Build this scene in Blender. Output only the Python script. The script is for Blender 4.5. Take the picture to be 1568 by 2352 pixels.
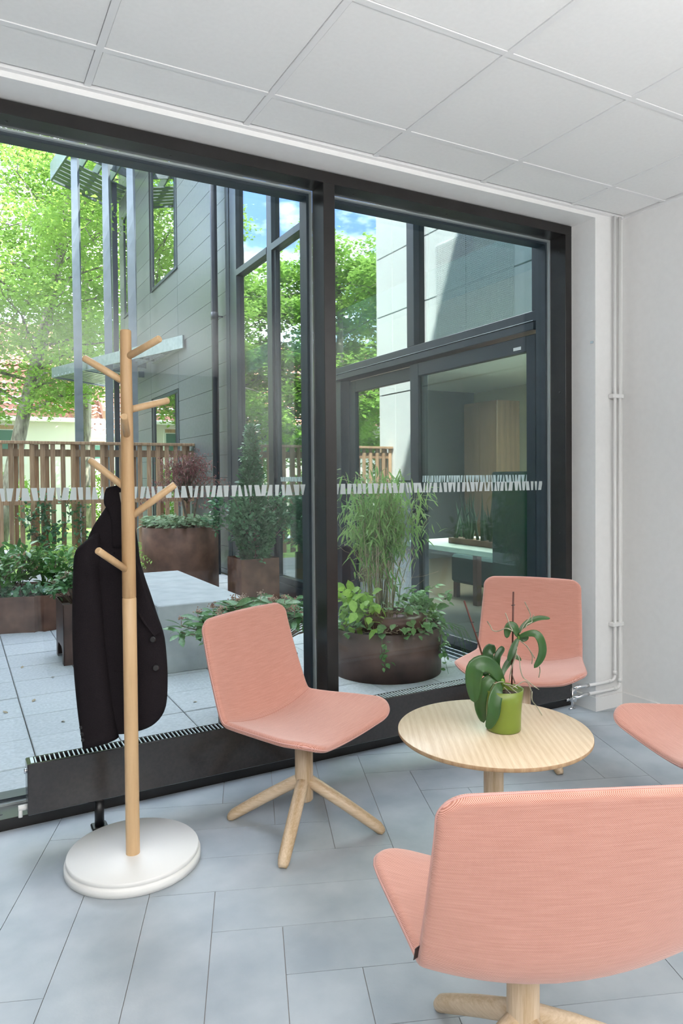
import bpy, math, random
import numpy as np
from mathutils import Matrix, Vector
random.seed(7); RNG = np.random.default_rng(11)
PI = math.pi
scene = bpy.context.scene
for o in list(bpy.data.objects): bpy.data.objects.remove(o)
COL = scene.collection

# ------------------------------------------------------------------ camera
cam = bpy.data.cameras.new('camera'); camo = bpy.data.objects.new('camera', cam); COL.objects.link(camo)
RX, UP, FW = (0.877523, -0.479463, -0.008269), (0.017076, 0.014011, 0.999756), (0.47923, 0.87745, -0.020482)
camo.matrix_world = Matrix(((RX[0], UP[0], -FW[0], 0), (RX[1], UP[1], -FW[1], 0), (RX[2], UP[2], -FW[2], 1.28), (0, 0, 0, 1)))
cam.sensor_fit = 'HORIZONTAL'; cam.sensor_width = 36.0; cam.lens = 37.3827; cam.shift_y = -0.029966
cam.clip_start = 0.05; cam.clip_end = 500
scene.camera = camo

# ------------------------------------------------------------------ sky
w = bpy.data.worlds.new('sky'); scene.world = w; w.use_nodes = True
nt = w.node_tree; nt.nodes.clear()
def N(t, k, **kw):
    n = t.nodes.new(k)
    for a, b in kw.items(): setattr(n, a, b)
    return n
out = N(nt, 'ShaderNodeOutputWorld'); bg = N(nt, 'ShaderNodeBackground'); nt.links.new(bg.outputs[0], out.inputs[0])
tc = N(nt, 'ShaderNodeTexCoord'); mp = N(nt, 'ShaderNodeMapping'); mp.inputs['Scale'].default_value = (1, 1, 2.2)
noi = N(nt, 'ShaderNodeTexNoise'); noi.inputs['Scale'].default_value = 2.1; noi.inputs['Detail'].default_value = 7; noi.inputs['Roughness'].default_value = .58
rmp = N(nt, 'ShaderNodeValToRGB'); rmp.color_ramp.elements[0].position = .43; rmp.color_ramp.elements[1].position = .60
grad = N(nt, 'ShaderNodeValToRGB'); sep = N(nt, 'ShaderNodeSeparateXYZ')
grad.color_ramp.elements[0].color = (.95, .98, 1.0, 1); grad.color_ramp.elements[0].position = .03
grad.color_ramp.elements[1].color = (.10, .175, .40, 1); grad.color_ramp.elements[1].position = .32
e = grad.color_ramp.elements.new(.14); e.color = (.40, .58, .85, 1)
mixc = N(nt, 'ShaderNodeMixRGB'); mixc.inputs[2].default_value = (1.42, 1.46, 1.50, 1)
nt.links.new(tc.outputs['Generated'], mp.inputs[0]); nt.links.new(mp.outputs[0], noi.inputs['Vector']); nt.links.new(noi.outputs['Fac'], rmp.inputs[0])
nt.links.new(tc.outputs['Generated'], sep.inputs[0]); nt.links.new(sep.outputs['Z'], grad.inputs[0])
nt.links.new(rmp.outputs[0], mixc.inputs[0]); nt.links.new(grad.outputs[0], mixc.inputs[1]); nt.links.new(mixc.outputs[0], bg.inputs[0])
bg.inputs[1].default_value = 5.5
# ------------------------------------------------------------------ sun, added fill lights, exposure
sl = bpy.data.lights.new('sun', 'SUN'); sl.energy = 13.0; sl.angle = .009; sl.color = (1, .95, .87)
so = bpy.data.objects.new('sun', sl); COL.objects.link(so)
so.rotation_euler = Vector((.9, -1, 2.2)).to_track_quat('Z', 'Y').to_euler()
def area(name, loc, sx, sy, power, color=(1, .97, .93), rot=(0, 0, 0)):
    l = bpy.data.lights.new(name, 'AREA'); l.shape = 'RECTANGLE'; l.size = sx; l.size_y = sy; l.energy = power; l.color = color
    o = bpy.data.objects.new(name, l); COL.objects.link(o); o.location = loc; o.rotation_euler = rot
    return o
area('ceiling_bounce_fill', (-.2, -1.75, 1.5), 5.6, 2.6, 265, (1, .985, .97), (PI, 0, 0))  # added fill behind the camera, aimed up to brighten the ceiling
area('wing_room_fill', (5.2, 5.5, 2.5), 1.2, 2.4, 120)  # added fill for the room behind the sliding doors, no fixture there
area('wing_room_fill', (5.2, 5.5, 5.6), 1.2, 2.4, 10)  # weaker added fill for the storey above that room
scene.view_settings.view_transform = 'Standard'; scene.view_settings.look = 'None'
scene.view_settings.gamma = 1; scene.view_settings.use_curve_mapping = False
scene.view_settings.exposure = 0.77

# ------------------------------------------------------------------ materials
MATS = {}
def mat(name, col=(.5, .5, .5), rough=.6, metal=0, spec=.5):
    m = bpy.data.materials.new(name); m.use_nodes = True
    b = m.node_tree.nodes['Principled BSDF']
    b.inputs['Base Color'].default_value = (*col, 1); b.inputs['Roughness'].default_value = rough
    b.inputs['Metallic'].default_value = metal; b.inputs['Specular IOR Level'].default_value = spec
    MATS[name] = m
    return m, m.node_tree, b
def noisemat(name, c1, c2, scale=8, rough=.6, metal=0, bump=0, stretch=(1, 1, 1), detail=5, coord='Object', spec=.5, lo=.35, hi=.65, bscale=None, rnd=0):
    m, t, b = mat(name, c1, rough, metal, spec)
    tc = N(t, 'ShaderNodeTexCoord'); mp = N(t, 'ShaderNodeMapping'); mp.inputs['Scale'].default_value = stretch
    n = N(t, 'ShaderNodeTexNoise'); n.inputs['Scale'].default_value = scale; n.inputs['Detail'].default_value = detail
    r = N(t, 'ShaderNodeValToRGB'); r.color_ramp.elements[0].position = lo; r.color_ramp.elements[1].position = hi
    r.color_ramp.elements[0].color = (*c1, 1); r.color_ramp.elements[1].color = (*c2, 1)
    t.links.new(tc.outputs[coord], mp.inputs[0]); t.links.new(mp.outputs[0], n.inputs['Vector']); t.links.new(n.outputs['Fac'], r.inputs[0])
    last = r.outputs[0]
    if rnd:
        oi = N(t, 'ShaderNodeObjectInfo'); ma = N(t, 'ShaderNodeMapRange'); ma.inputs['To Min'].default_value = 1 - rnd; ma.inputs['To Max'].default_value = 1 + rnd
        hs = N(t, 'ShaderNodeHueSaturation'); t.links.new(oi.outputs['Random'], ma.inputs['Value']); t.links.new(ma.outputs[0], hs.inputs['Value']); t.links.new(last, hs.inputs['Color']); last = hs.outputs[0]
    t.links.new(last, b.inputs['Base Color'])
    if bump:
        bn = N(t, 'ShaderNodeBump'); bn.inputs['Strength'].default_value = bump; bn.inputs['Distance'].default_value = .002
        src = n
        if bscale:
            src = N(t, 'ShaderNodeTexNoise'); src.inputs['Scale'].default_value = bscale; t.links.new(mp.outputs[0], src.inputs['Vector'])
        t.links.new(src.outputs['Fac'], bn.inputs['Height']); t.links.new(bn.outputs[0], b.inputs['Normal'])
    return m
def leafmat(name, c1, c2, rough=.45, scale=9, trans=.35, spec=.5):
    m = noisemat(name, c1, c2, scale=scale, rough=rough, spec=spec, lo=.3, hi=.7, rnd=.12)
    t = m.node_tree; b = t.nodes['Principled BSDF']; o = t.nodes['Material Output']
    if trans:
        tr = N(t, 'ShaderNodeBsdfTranslucent'); mx = N(t, 'ShaderNodeMixShader'); mx.inputs[0].default_value = trans
        src = b.inputs['Base Color'].links[0].from_socket
        g = N(t, 'ShaderNodeGamma'); g.inputs[1].default_value = .8; t.links.new(src, g.inputs[0]); t.links.new(g.outputs[0], tr.inputs[0])
        t.links.new(b.outputs[0], mx.inputs[1]); t.links.new(tr.outputs[0], mx.inputs[2]); t.links.new(mx.outputs[0], o.inputs[0])
    return m
def woodmat(name, c1, c2, axis='Z', scale=40, rough=.45, dist=3.0, coord='Object', rot=0, stretch=.06):
    m, t, b = mat(name, c1, rough)
    tc = N(t, 'ShaderNodeTexCoord'); mp = N(t, 'ShaderNodeMapping')
    s = {'X': (stretch, 1, 1), 'Y': (1, stretch, 1), 'Z': (1, 1, stretch)}[axis]; mp.inputs['Scale'].default_value = s; mp.inputs['Rotation'].default_value = (0, 0, rot)
    oi = N(t, 'ShaderNodeObjectInfo'); av = N(t, 'ShaderNodeVectorMath'); av.operation = 'ADD'
    t.links.new(tc.outputs[coord], mp.inputs[0]); t.links.new(mp.outputs[0], av.inputs[0]); t.links.new(oi.outputs['Random'], av.inputs[1])
    wv = N(t, 'ShaderNodeTexWave'); wv.inputs['Scale'].default_value = scale * .35; wv.inputs['Distortion'].default_value = dist * 2.2; wv.inputs['Detail'].default_value = 2; wv.inputs['Detail Scale'].default_value = .5
    wv.bands_direction = 'X' if axis != 'X' else 'Y'
    n = N(t, 'ShaderNodeTexNoise'); n.inputs['Scale'].default_value = scale * 7; n.inputs['Detail'].default_value = 4; n.inputs['Roughness'].default_value = .65
    mx = N(t, 'ShaderNodeMath'); mx.operation = 'MULTIPLY_ADD'; mx.inputs[1].default_value = 1.1
    hv = N(t, 'ShaderNodeMath'); hv.operation = 'MULTIPLY'; hv.inputs[1].default_value = .30; t.links.new(wv.outputs['Fac'], hv.inputs[0])
    t.links.new(av.outputs[0], wv.inputs['Vector']); t.links.new(av.outputs[0], n.inputs['Vector'])
    t.links.new(n.outputs['Fac'], mx.inputs[0]); t.links.new(hv.outputs[0], mx.inputs[2])
    r = N(t, 'ShaderNodeValToRGB'); r.color_ramp.elements[0].position = .45; r.color_ramp.elements[1].position = .95
    r.color_ramp.elements[0].color = (*c1, 1); r.color_ramp.elements[1].color = (*c2, 1)
    t.links.new(mx.outputs[0], r.inputs[0]); t.links.new(r.outputs[0], b.inputs['Base Color'])
    return m
def glassmat(name, tint=(1, 1, 1), ior=1.5, rough=0.0, base=0.0, gloss=(1, 1, 1)):
    m = bpy.data.materials.new(name); m.use_nodes = True; t = m.node_tree; t.nodes.clear()
    o = N(t, 'ShaderNodeOutputMaterial'); mx = N(t, 'ShaderNodeMixShader'); fr = N(t, 'ShaderNodeFresnel'); fr.inputs[0].default_value = ior
    tr = N(t, 'ShaderNodeBsdfTransparent'); tr.inputs[0].default_value = (*tint, 1); gl = N(t, 'ShaderNodeBsdfGlossy'); gl.inputs['Roughness'].default_value = rough; gl.inputs['Color'].default_value = (*gloss, 1)
    ad = N(t, 'ShaderNodeMath'); ad.operation = 'ADD'; ad.inputs[1].default_value = base; ad.use_clamp = True
    ge = N(t, 'ShaderNodeNewGeometry'); io = N(t, 'ShaderNodeMapRange'); io.inputs['To Min'].default_value = ior; io.inputs['To Max'].default_value = 1 / ior   # thin sheet: same ratio on both faces
    t.links.new(ge.outputs['Backfacing'], io.inputs['Value']); t.links.new(io.outputs[0], fr.inputs[0])
    t.links.new(fr.outputs[0], ad.inputs[0]); t.links.new(ad.outputs[0], mx.inputs[0]); t.links.new(tr.outputs[0], mx.inputs[1]); t.links.new(gl.outputs[0], mx.inputs[2]); t.links.new(mx.outputs[0], o.inputs[0])
    MATS[name] = m
    return m
M_wall = noisemat('white_wall_paint', (.80, .80, .79), (.82, .82, .81), 30, .7, bump=.05)
M_wallgrey = mat('taupe_low_bounce_wall', (.20, .19, .18), .8)[0]  # unseen walls toned dark to cut bounced light on the chair backs
M_ceil = noisemat('ceiling_tile_white', (.83, .83, .82), (.85, .85, .84), 60, .9, bump=.08, bscale=400, rnd=.012)
M_ceilbar = mat('ceiling_bar_white', (.82, .82, .82), .5)[0]
M_trim = mat('white_trim_paint', (.80, .80, .79), .45)[0]
M_tile = noisemat('grey_floor_tile', (.33, .375, .415), (.43, .47, .505), 5, .42, bump=.12, bscale=120, rnd=.05, spec=.4)
M_grout = mat('tile_grout', (.36, .33, .31), .9)[0]
M_dark = noisemat('dark_anodised_frame', (.012, .0105, .010), (.018, .016, .015), 12, .28)
M_darkblue = noisemat('dark_blue_grey_frame', (.018, .028, .038), (.024, .036, .047), 10, .35)
M_gasket = mat('silver_spacer', (.55, .62, .62), .3, .6)[0]
M_glass = glassmat('window_glass', (.955, .985, .975), 1.32)
M_fglass = glassmat('facade_glass', (.62, .76, .74), 2.0, 0, .16, (.97, 1, 1))
M_dglass = glassmat('door_glass', (.80, .93, .88), 1.45, 0, .0, (.95, 1, 1))
M_frost = mat('frosted_film', (.55, .62, .62), .8)[0]
M_rad = noisemat('radiator_dark_paint', (.035, .034, .036), (.042, .040, .042), 90, .15)
M_radtop = mat('radiator_grille', (.55, .64, .66), .35, .2)[0]
M_black = mat('black_plastic', (.010, .010, .012), .35)[0]
M_chrome = mat('chrome', (.75, .76, .78), .12, 1)[0]
M_pipe = mat('white_pipe_paint', (.78, .78, .77), .4)[0]
M_white = mat('white_lacquer', (.80, .80, .78), .4)[0]
M_stand = woodmat('beech_wood', (.58, .38, .20), (.66, .45, .25), 'Z', 14, .38, 4)
M_ash = woodmat('ash_wood', (.50, .35, .20), (.70, .55, .39), 'Z', 26, .42, 5)
M_ashtop = woodmat('ash_table_top', (.64, .49, .32), (.76, .62, .45), 'Y', 42, .36, 5, stretch=.045)
M_ashedge = woodmat('ash_edge', (.42, .26, .14), (.55, .37, .21), 'Z', 30, .5, 3)
M_standtop = woodmat('beech_wood_shaded', (.47, .28, .13), (.56, .36, .185), 'Z', 14, .38, 4)  # same beech with the dimmer light on the upper pole put into the colour
# pink woven fabric: two thread colours crossing, metres in UV
def fabricmat():
    m, t, b = mat('pink_woven_fabric', (.8, .4, .3), .85, 0, .25)
    uv = N(t, 'ShaderNodeUVMap'); sp = N(t, 'ShaderNodeSeparateXYZ'); t.links.new(uv.outputs[0], sp.inputs[0])
    def sn(sock, k, add=None):
        a = N(t, 'ShaderNodeMath'); a.operation = 'MULTIPLY'; a.inputs[1].default_value = k; t.links.new(sock, a.inputs[0])
        s = N(t, 'ShaderNodeMath'); s.operation = 'SINE'; t.links.new(a.outputs[0], s.inputs[0]); return s.outputs[0]
    k = 2 * PI / .0033
    pr = N(t, 'ShaderNodeMath'); pr.operation = 'MULTIPLY'; t.links.new(sn(sp.outputs[0], k), pr.inputs[0]); t.links.new(sn(sp.outputs[1], k), pr.inputs[1])
    mr = N(t, 'ShaderNodeMapRange'); mr.inputs['From Min'].default_value = -.7; mr.inputs['From Max'].default_value = .7; t.links.new(pr.outputs[0], mr.inputs['Value'])
    mp = N(t, 'ShaderNodeMapping'); mp.inputs['Scale'].default_value = (14, 260, 1); t.links.new(uv.outputs[0], mp.inputs[0])
    n = N(t, 'ShaderNodeTexNoise'); n.inputs['Scale'].default_value = 1; n.inputs['Detail'].default_value = 3; t.links.new(mp.outputs[0], n.inputs['Vector'])
    ad = N(t, 'ShaderNodeMath'); ad.operation = 'MULTIPLY_ADD'; ad.inputs[1].default_value = .4; t.links.new(n.outputs['Fac'], ad.inputs[0])
    sb = N(t, 'ShaderNodeMath'); sb.operation = 'SUBTRACT'; sb.inputs[1].default_value = .2; t.links.new(mr.outputs[0], sb.inputs[0]); t.links.new(sb.outputs[0], ad.inputs[2])
    r = N(t, 'ShaderNodeValToRGB'); r.color_ramp.elements[0].color = (.31, .10, .06, 1); r.color_ramp.elements[1].color = (.84, .46, .38, 1)
    t.links.new(ad.outputs[0], r.inputs[0]); t.links.new(r.outputs[0], b.inputs['Base Color'])
    bn = N(t, 'ShaderNodeBump'); bn.inputs['Strength'].default_value = .35; bn.inputs['Distance'].default_value = .0005
    t.links.new(pr.outputs[0], bn.inputs['Height']); t.links.new(bn.outputs[0], b.inputs['Normal'])
    b.inputs['Sheen Weight'].default_value = .5; b.inputs['Sheen Roughness'].default_value = .45; b.inputs['Sheen Tint'].default_value = (1, .86, .83, 1)
    return m
M_fabric = fabricmat()
M_seam = mat('pink_seam_thread', (.50, .20, .15), .8)[0]
M_piping = mat('pink_edge_piping', (.62, .34, .30), .8)[0]
M_suit = noisemat('black_wool_cloth', (.010, .008, .010), (.017, .013, .015), 300, .9, bump=.3, spec=.15)
M_button = mat('black_button', (.012, .011, .012), .45)[0]
M_lining = mat('cream_lining', (.5, .45, .35), .7)[0]
M_pot = mat('green_glazed_pot', (.17, .235, .03), .3)[0]
M_soil = noisemat('dark_soil', (.012, .008, .006), (.10, .065, .04), 60, .95, bump=1)
M_orchid = leafmat('orchid_leaf', (.022, .07, .02), (.05, .13, .03), .28, 6, .04)
M_root = noisemat('aerial_root', (.20, .20, .14), (.42, .40, .30), 40, .7)
M_stake = mat('brown_stake', (.085, .022, .013), .5)[0]
# outdoors
M_paver = noisemat('concrete_paver', (.44, .46, .47), (.56, .58, .59), 60, .9, bump=.5, detail=8, rnd=.05, lo=.3, hi=.7)
M_joint = mat('paver_joint', (.10, .095, .08), .95)[0]
M_panel = noisemat('grey_fibre_cement', (.095, .105, .11), (.115, .125, .13), 20, .32, bump=.05, rnd=.03)
M_panelback = mat('panel_backing', (.02, .022, .025), .8)[0]
M_steel = noisemat('painted_steel', (.12, .145, .17), (.145, .17, .20), 6, .3, .2)
M_zinc = noisemat('galvanised_steel', (.15, .185, .20), (.20, .24, .26), 14, .35, .5)
M_pipe_dark = mat('dark_downpipe', (.022, .03, .045), .3)[0]
M_larch = noisemat('larch_wood', (.33, .19, .11), (.52, .34, .21), 9, .75, stretch=(6, 6, .35), rnd=.22)
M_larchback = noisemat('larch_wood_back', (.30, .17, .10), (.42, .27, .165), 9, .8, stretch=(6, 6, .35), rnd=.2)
M_corten = noisemat('corten_steel', (.11, .05, .035), (.24, .115, .075), 7, .6, .1, bump=.25, bscale=160, detail=9, lo=.3, hi=.7, rnd=.05)
M_cortend = noisemat('dark_corten_steel', (.06, .036, .032), (.15, .085, .068), 6, .42, .2, bump=.25, bscale=160, detail=9, lo=.3, hi=.7)
M_conc = noisemat('cast_concrete', (.36, .39, .41), (.50, .53, .54), 7, .55, bump=.15, detail=9, lo=.3, hi=.72)
M_wpanel = noisemat('white_facade_panel', (.72, .74, .75), (.76, .78, .79), 8, .5)
M_render = mat('white_render', (.80, .78, .72), .8)[0]
M_roof = noisemat('red_roof_tile', (.33, .11, .07), (.52, .22, .15), 5, .75, rnd=.1)
M_barge = mat('salmon_bargeboard', (.70, .36, .28), .7)[0]
M_houseglass = mat('house_window_glass', (.10, .20, .18), .1)[0]
M_bark = noisemat('tree_bark', (.10, .085, .07), (.26, .24, .20), 8, .9, bump=.6, stretch=(2, 2, .5))
M_tleaf = leafmat('tree_leaf', (.14, .30, .035), (.30, .48, .08), .5, .8, .45)
M_tleaf2 = leafmat('tree_leaf_light', (.22, .38, .06), (.42, .56, .13), .5, .8, .45)
M_grass = noisemat('lawn_grass', (.10, .20, .03), (.25, .36, .08), 3, .9)
M_laurel = leafmat('laurel_leaf', (.05, .17, .035), (.16, .36, .08), .3, 3, .2)
M_osman = leafmat('evergreen_leaf', (.04, .15, .06), (.20, .38, .20), .2, 3, .15)
M_skim = leafmat('skimmia_leaf', (.06, .19, .05), (.20, .38, .16), .4, 5, .2)
M_skimf = noisemat('skimmia_flower', (.30, .17, .13), (.62, .45, .36), 40, .9)
M_bamboo = leafmat('bamboo_leaf', (.11, .30, .07), (.36, .52, .17), .5, 3, .35)
M_culm = noisemat('bamboo_culm', (.10, .11, .05), (.32, .28, .15), 9, .5)
M_dry = noisemat('dry_stalk', (.34, .27, .17), (.55, .47, .34), 20, .9)
M_ivy = leafmat('ivy_leaf', (.07, .20, .05), (.20, .36, .13), .45, 4, .3)
M_lime = leafmat('lime_leaf', (.22, .44, .06), (.38, .60, .12), .5, 3, .4)
M_hosta = leafmat('pale_ground_leaf', (.20, .32, .16), (.40, .52, .34), .5, 3, .3)
M_maple = leafmat('red_maple_leaf', (.22, .07, .07), (.42, .19, .18), .6, 2, .3)
M_twig = noisemat('brown_twig', (.13, .085, .065), (.27, .20, .15), 20, .8)
M_beige = mat('beige_wall', (.62, .55, .40), .8)[0]
M_inwhite = mat('inner_white', (.75, .76, .74), .7)[0]
M_cab = woodmat('brown_cabinet', (.12, .07, .04), (.2, .12, .07), 'Z', 10)
M_screen = mat('dark_green_felt', (.02, .05, .05), .95)[0]
M_snake = leafmat('snake_plant_leaf', (.012, .04, .02), (.03, .09, .04), .4, 4, 0)
M_darkfloor = mat('dark_wood_floor', (.16, .12, .09), .5)[0]
M_cush = mat('pale_cushion', (.62, .5, .38), .9)[0]
M_redwood = mat('red_brown_leg', (.14, .05, .04), .5)[0]

# ------------------------------------------------------------------ mesh helpers
class MB:
    def __init__(s): s.v = []; s.f = []; s.uv = None; s.smooth = []
    def add(s, vs, fs, sm=False):
        n = len(s.v); s.v += [tuple(a) for a in vs]; s.f += [tuple(i + n for i in f) for f in fs]; s.smooth += [sm] * len(fs); return s
    def box(s, x0, x1, y0, y1, z0, z1):
        vs = [(x, y, z) for x in (x0, x1) for y in (y0, y1) for z in (z0, z1)]
        return s.add(vs, [(0, 1, 3, 2), (4, 6, 7, 5), (0, 4, 5, 1), (2, 3, 7, 6), (0, 2, 6, 4), (1, 5, 7, 3)])
    def bevbox(s, x0, x1, y0, y1, z0, z1, b=.002):
        # box with chamfered edges: 24 vertices
        vs = []; idx = {}
        X = (x0, x1); Y = (y0, y1); Z = (z0, z1)
        for i in (0, 1):
            for j in (0, 1):
                for k in (0, 1):
                    sx = b if i == 0 else -b; sy = b if j == 0 else -b; sz = b if k == 0 else -b
                    idx[(i, j, k, 'x')] = len(vs); vs.append((X[i], Y[j] + sy, Z[k] + sz))
                    idx[(i, j, k, 'y')] = len(vs); vs.append((X[i] + sx, Y[j], Z[k] + sz))
                    idx[(i, j, k, 'z')] = len(vs); vs.append((X[i] + sx, Y[j] + sy, Z[k]))
        fs = []
        for i in (0, 1):
            q = [idx[(i, j, k, 'x')] for j, k in ((0, 0), (1, 0), (1, 1), (0, 1))]; fs.append(q if i else q[::-1])
            q = [idx[(j, i, k, 'y')] for j, k in ((0, 0), (1, 0), (1, 1), (0, 1))]; fs.append(q[::-1] if i else q)
            q = [idx[(j, k, i, 'z')] for j, k in ((0, 0), (1, 0), (1, 1), (0, 1))]; fs.append(q if i else q[::-1])
        for j in (0, 1):
            for k in (0, 1):
                q = [idx[(0, j, k, 'y')], idx[(1, j, k, 'y')], idx[(1, j, k, 'z')], idx[(0, j, k, 'z')]]; fs.append(q if (j == 0) == (k == 1) else q[::-1])
                q = [idx[(j, 0, k, 'x')], idx[(j, 1, k, 'x')], idx[(j, 1, k, 'z')], idx[(j, 0, k, 'z')]]; fs.append(q if (j == 1) == (k == 1) else q[::-1])
                q = [idx[(j, k, 0, 'x')], idx[(j, k, 1, 'x')], idx[(j, k, 1, 'y')], idx[(j, k, 0, 'y')]]; fs.append(q if (j == 0) == (k == 1) else q[::-1])
        for i in (0, 1):
            for j in (0, 1):
                for k in (0, 1):
                    q = [idx[(i, j, k, c)] for c in 'xyz']; fs.append(q if (i + j + k) % 2 == 1 else q[::-1])
        return s.add(vs, fs)
    def tube(s, pts, rads, n=10, flat=1.0, caps=True, up=None, sm=True):
        pts = [Vector(p) for p in pts]
        if not hasattr(rads, '__len__'): rads = [rads] * len(pts)
        vs = []; fs = []; prev = None
        for i, p in enumerate(pts):
            a = pts[min(i + 1, len(pts) - 1)] - pts[max(i - 1, 0)]; a.normalize()
            if prev is None:
                u = Vector(up) if up else (Vector((0, 0, 1)) if abs(a.z) < .9 else Vector((1, 0, 0)))
            else: u = prev
            u = (u - a * u.dot(a)); u.normalize(); prev = u; v = a.cross(u)
            for k in range(n):
                t = 2 * PI * k / n; vs.append(p + (u * math.cos(t) + v * math.sin(t) * flat) * rads[i])
        for i in range(len(pts) - 1):
            for k in range(n):
                fs.append((i * n + k, i * n + (k + 1) % n, (i + 1) * n + (k + 1) % n, (i + 1) * n + k))
        s.add(vs, fs, sm)
        if caps:
            m = len(s.v) - len(vs); s.f += [tuple(m + k for k in range(n))[::-1], tuple(m + (len(pts) - 1) * n + k for k in range(n))]; s.smooth += [False, False]
        return s
    def lathe(s, prof, c=(0, 0, 0), n=48, sm=True):
        vs = []; fs = []
        for r, z in prof:
            for k in range(n):
                t = 2 * PI * k / n; vs.append((c[0] + r * math.cos(t), c[1] + r * math.sin(t), c[2] + z))
        for i in range(len(prof) - 1):
            for k in range(n): fs.append((i * n + k, i * n + (k + 1) % n, (i + 1) * n + (k + 1) % n, (i + 1) * n + k))
        return s.add(vs, fs, sm)
    def prism(s, poly, h0, h1, fn):
        # poly of (a,b); fn(a,b,h)->xyz
        n = len(poly); vs = [fn(a, b, h0) for a, b in poly] + [fn(a, b, h1) for a, b in poly]
        return s.add(vs, [tuple(range(n))[::-1], tuple(range(n, 2 * n))] + [(i, (i + 1) % n, n + (i + 1) % n, n + i) for i in range(n)])
    def build(s, name, m, parent=None, auto=None):
        me = bpy.data.meshes.new(name); me.from_pydata(s.v, [], s.f)
        me.materials.append(m)
        me.polygons.foreach_set('use_smooth', s.smooth)
        me.update()
        o = bpy.data.objects.new(name, me); COL.objects.link(o); o.parent = parent
        return o
def tag(o, label=None, cat=None, group=None, kind=None):
    if label: o['label'] = label
    if cat: o['category'] = cat
    if group: o['group'] = group
    if kind: o['kind'] = kind
    return o
def thing(name, label, cat, loc=(0, 0, 0), rz=0, group=None):
    o = bpy.data.objects.new(name, None); COL.objects.link(o); o.location = loc; o.rotation_euler = (0, 0, rz); o.empty_display_size = .1
    return tag(o, label, cat, group)
def struct(name, mb, m, parent=None, label=None):
    o = mb.build(name, m, parent)
    if parent is None: o['kind'] = 'structure'
    return o
def inst(name, me, parent, M):
    o = bpy.data.objects.new(name, me); COL.objects.link(o); o.parent = parent; o.matrix_local = M; return o
def bx(*a, b=None): return MB().bevbox(*a, b=b) if b else MB().box(*a)
def npmesh(name, V, F, m, parent=None, smooth=False):
    me = bpy.data.meshes.new(name); V = np.asarray(V, np.float32); F = np.asarray(F, np.int32); k = F.shape[1]
    me.vertices.add(len(V)); me.vertices.foreach_set('co', V.ravel()); me.loops.add(F.size); me.loops.foreach_set('vertex_index', F.ravel())
    me.polygons.add(len(F)); me.polygons.foreach_set('loop_start', np.arange(0, F.size, k, dtype=np.int32)); me.polygons.foreach_set('loop_total', np.full(len(F), k, np.int32))
    if smooth: me.polygons.foreach_set('use_smooth', np.ones(len(F), bool))
    me.materials.append(m); me.update(calc_edges=True)
    o = bpy.data.objects.new(name, me); COL.objects.link(o); o.parent = parent
    return o

# ------------------------------------------------------------------ leaves
def leaf_arrays(L=.06, W=.025, curl=.25, fold=.25, n=4, wp=.45):
    """pointed leaf along +y, midrib folded, tip curling down; returns verts, tris"""
    V = []; F = []
    for i in range(n + 1):
        t = i / n; y = L * t; wd = W * .5 * (math.sin(PI * t ** (math.log(.5) / math.log(wp)))) ** .8 if 0 < t < 1 else 0
        z = -curl * L * t * t
        if i in (0, n): V.append((0, y, z))
        else: V += [(-wd, y, z + fold * wd), (0, y, z), (wd, y, z + fold * wd)]
    idx = [[0] * 3] + [[1 + 3 * (i - 1) + k for k in range(3)] for i in range(1, n)] + [[1 + 3 * (n - 1)] * 3]
    for i in range(n):
        a, b = idx[i], idx[i + 1]
        for k in (0, 1):
            q = [a[k], a[k + 1], b[k + 1], b[k]]; q2 = []
            for x in q:
                if x not in q2: q2.append(x)
            if len(q2) == 4: F += [(q2[0], q2[1], q2[2]), (q2[0], q2[2], q2[3])]
            elif len(q2) == 3: F.append(tuple(q2))
    return np.array(V, float), np.array(F, int)
def frames(P, D, roll=None):
    """n x 3 positions, leaf directions -> rotation (n,3,3) with columns x,y,z"""
    D = D / np.linalg.norm(D, axis=1, keepdims=True)
    U = np.tile([0., 0, 1], (len(D), 1)) + RNG.normal(0, .35, (len(D), 3))
    X = np.cross(D, U); X /= np.linalg.norm(X, axis=1, keepdims=True) + 1e-9; Z = np.cross(X, D)
    return np.stack([X, D, Z], 2)
def spread(name, parent, P, D, S, arr, m, individual=0, kind_name=None):
    """leaf copies: the first ones as objects sharing a mesh, the rest joined as stuff"""
    R = frames(P, D); V, F = arr
    if individual:
        # nearest the camera first
        wp = P + np.array(parent.location if parent else (0, 0, 0)); o = np.argsort(np.hypot(wp[:, 0], wp[:, 1])); P, R, S = P[o], R[o], S[o]
        me = npmesh(name, V, F, m, None, True); src = me.data; bpy.data.objects.remove(me)
        for i in range(min(individual, len(P))):
            M = np.eye(4); M[:3, :3] = R[i] * S[i]; M[:3, 3] = P[i]; inst(name, src, parent, Matrix(M.tolist()))
        P, R, S = P[individual:], R[individual:], S[individual:]
    if len(P):
        VV = (np.einsum('nij,mj->nmi', R * S[:, None, None], V) + P[:, None, :]).reshape(-1, 3)
        FF = (F[None] + (np.arange(len(P)) * len(V))[:, None, None]).reshape(-1, F.shape[1])
        o = npmesh(kind_name or 'foliage', VV, FF, m, parent); o['kind'] = 'stuff'
def rdir(n, up=.2, sp=1.):
    D = RNG.normal(0, 1, (n, 3)) * sp; D[:, 2] = D[:, 2] * .6 + up
    return D / np.linalg.norm(D, axis=1, keepdims=True)
BIG = leaf_arrays(1, .5, .15, .3, 2)
def q2(L, W): return leaf_arrays(L, W, .2, .25, 2)

# ================================================================== THE ROOM
H_CEIL = 2.68
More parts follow.
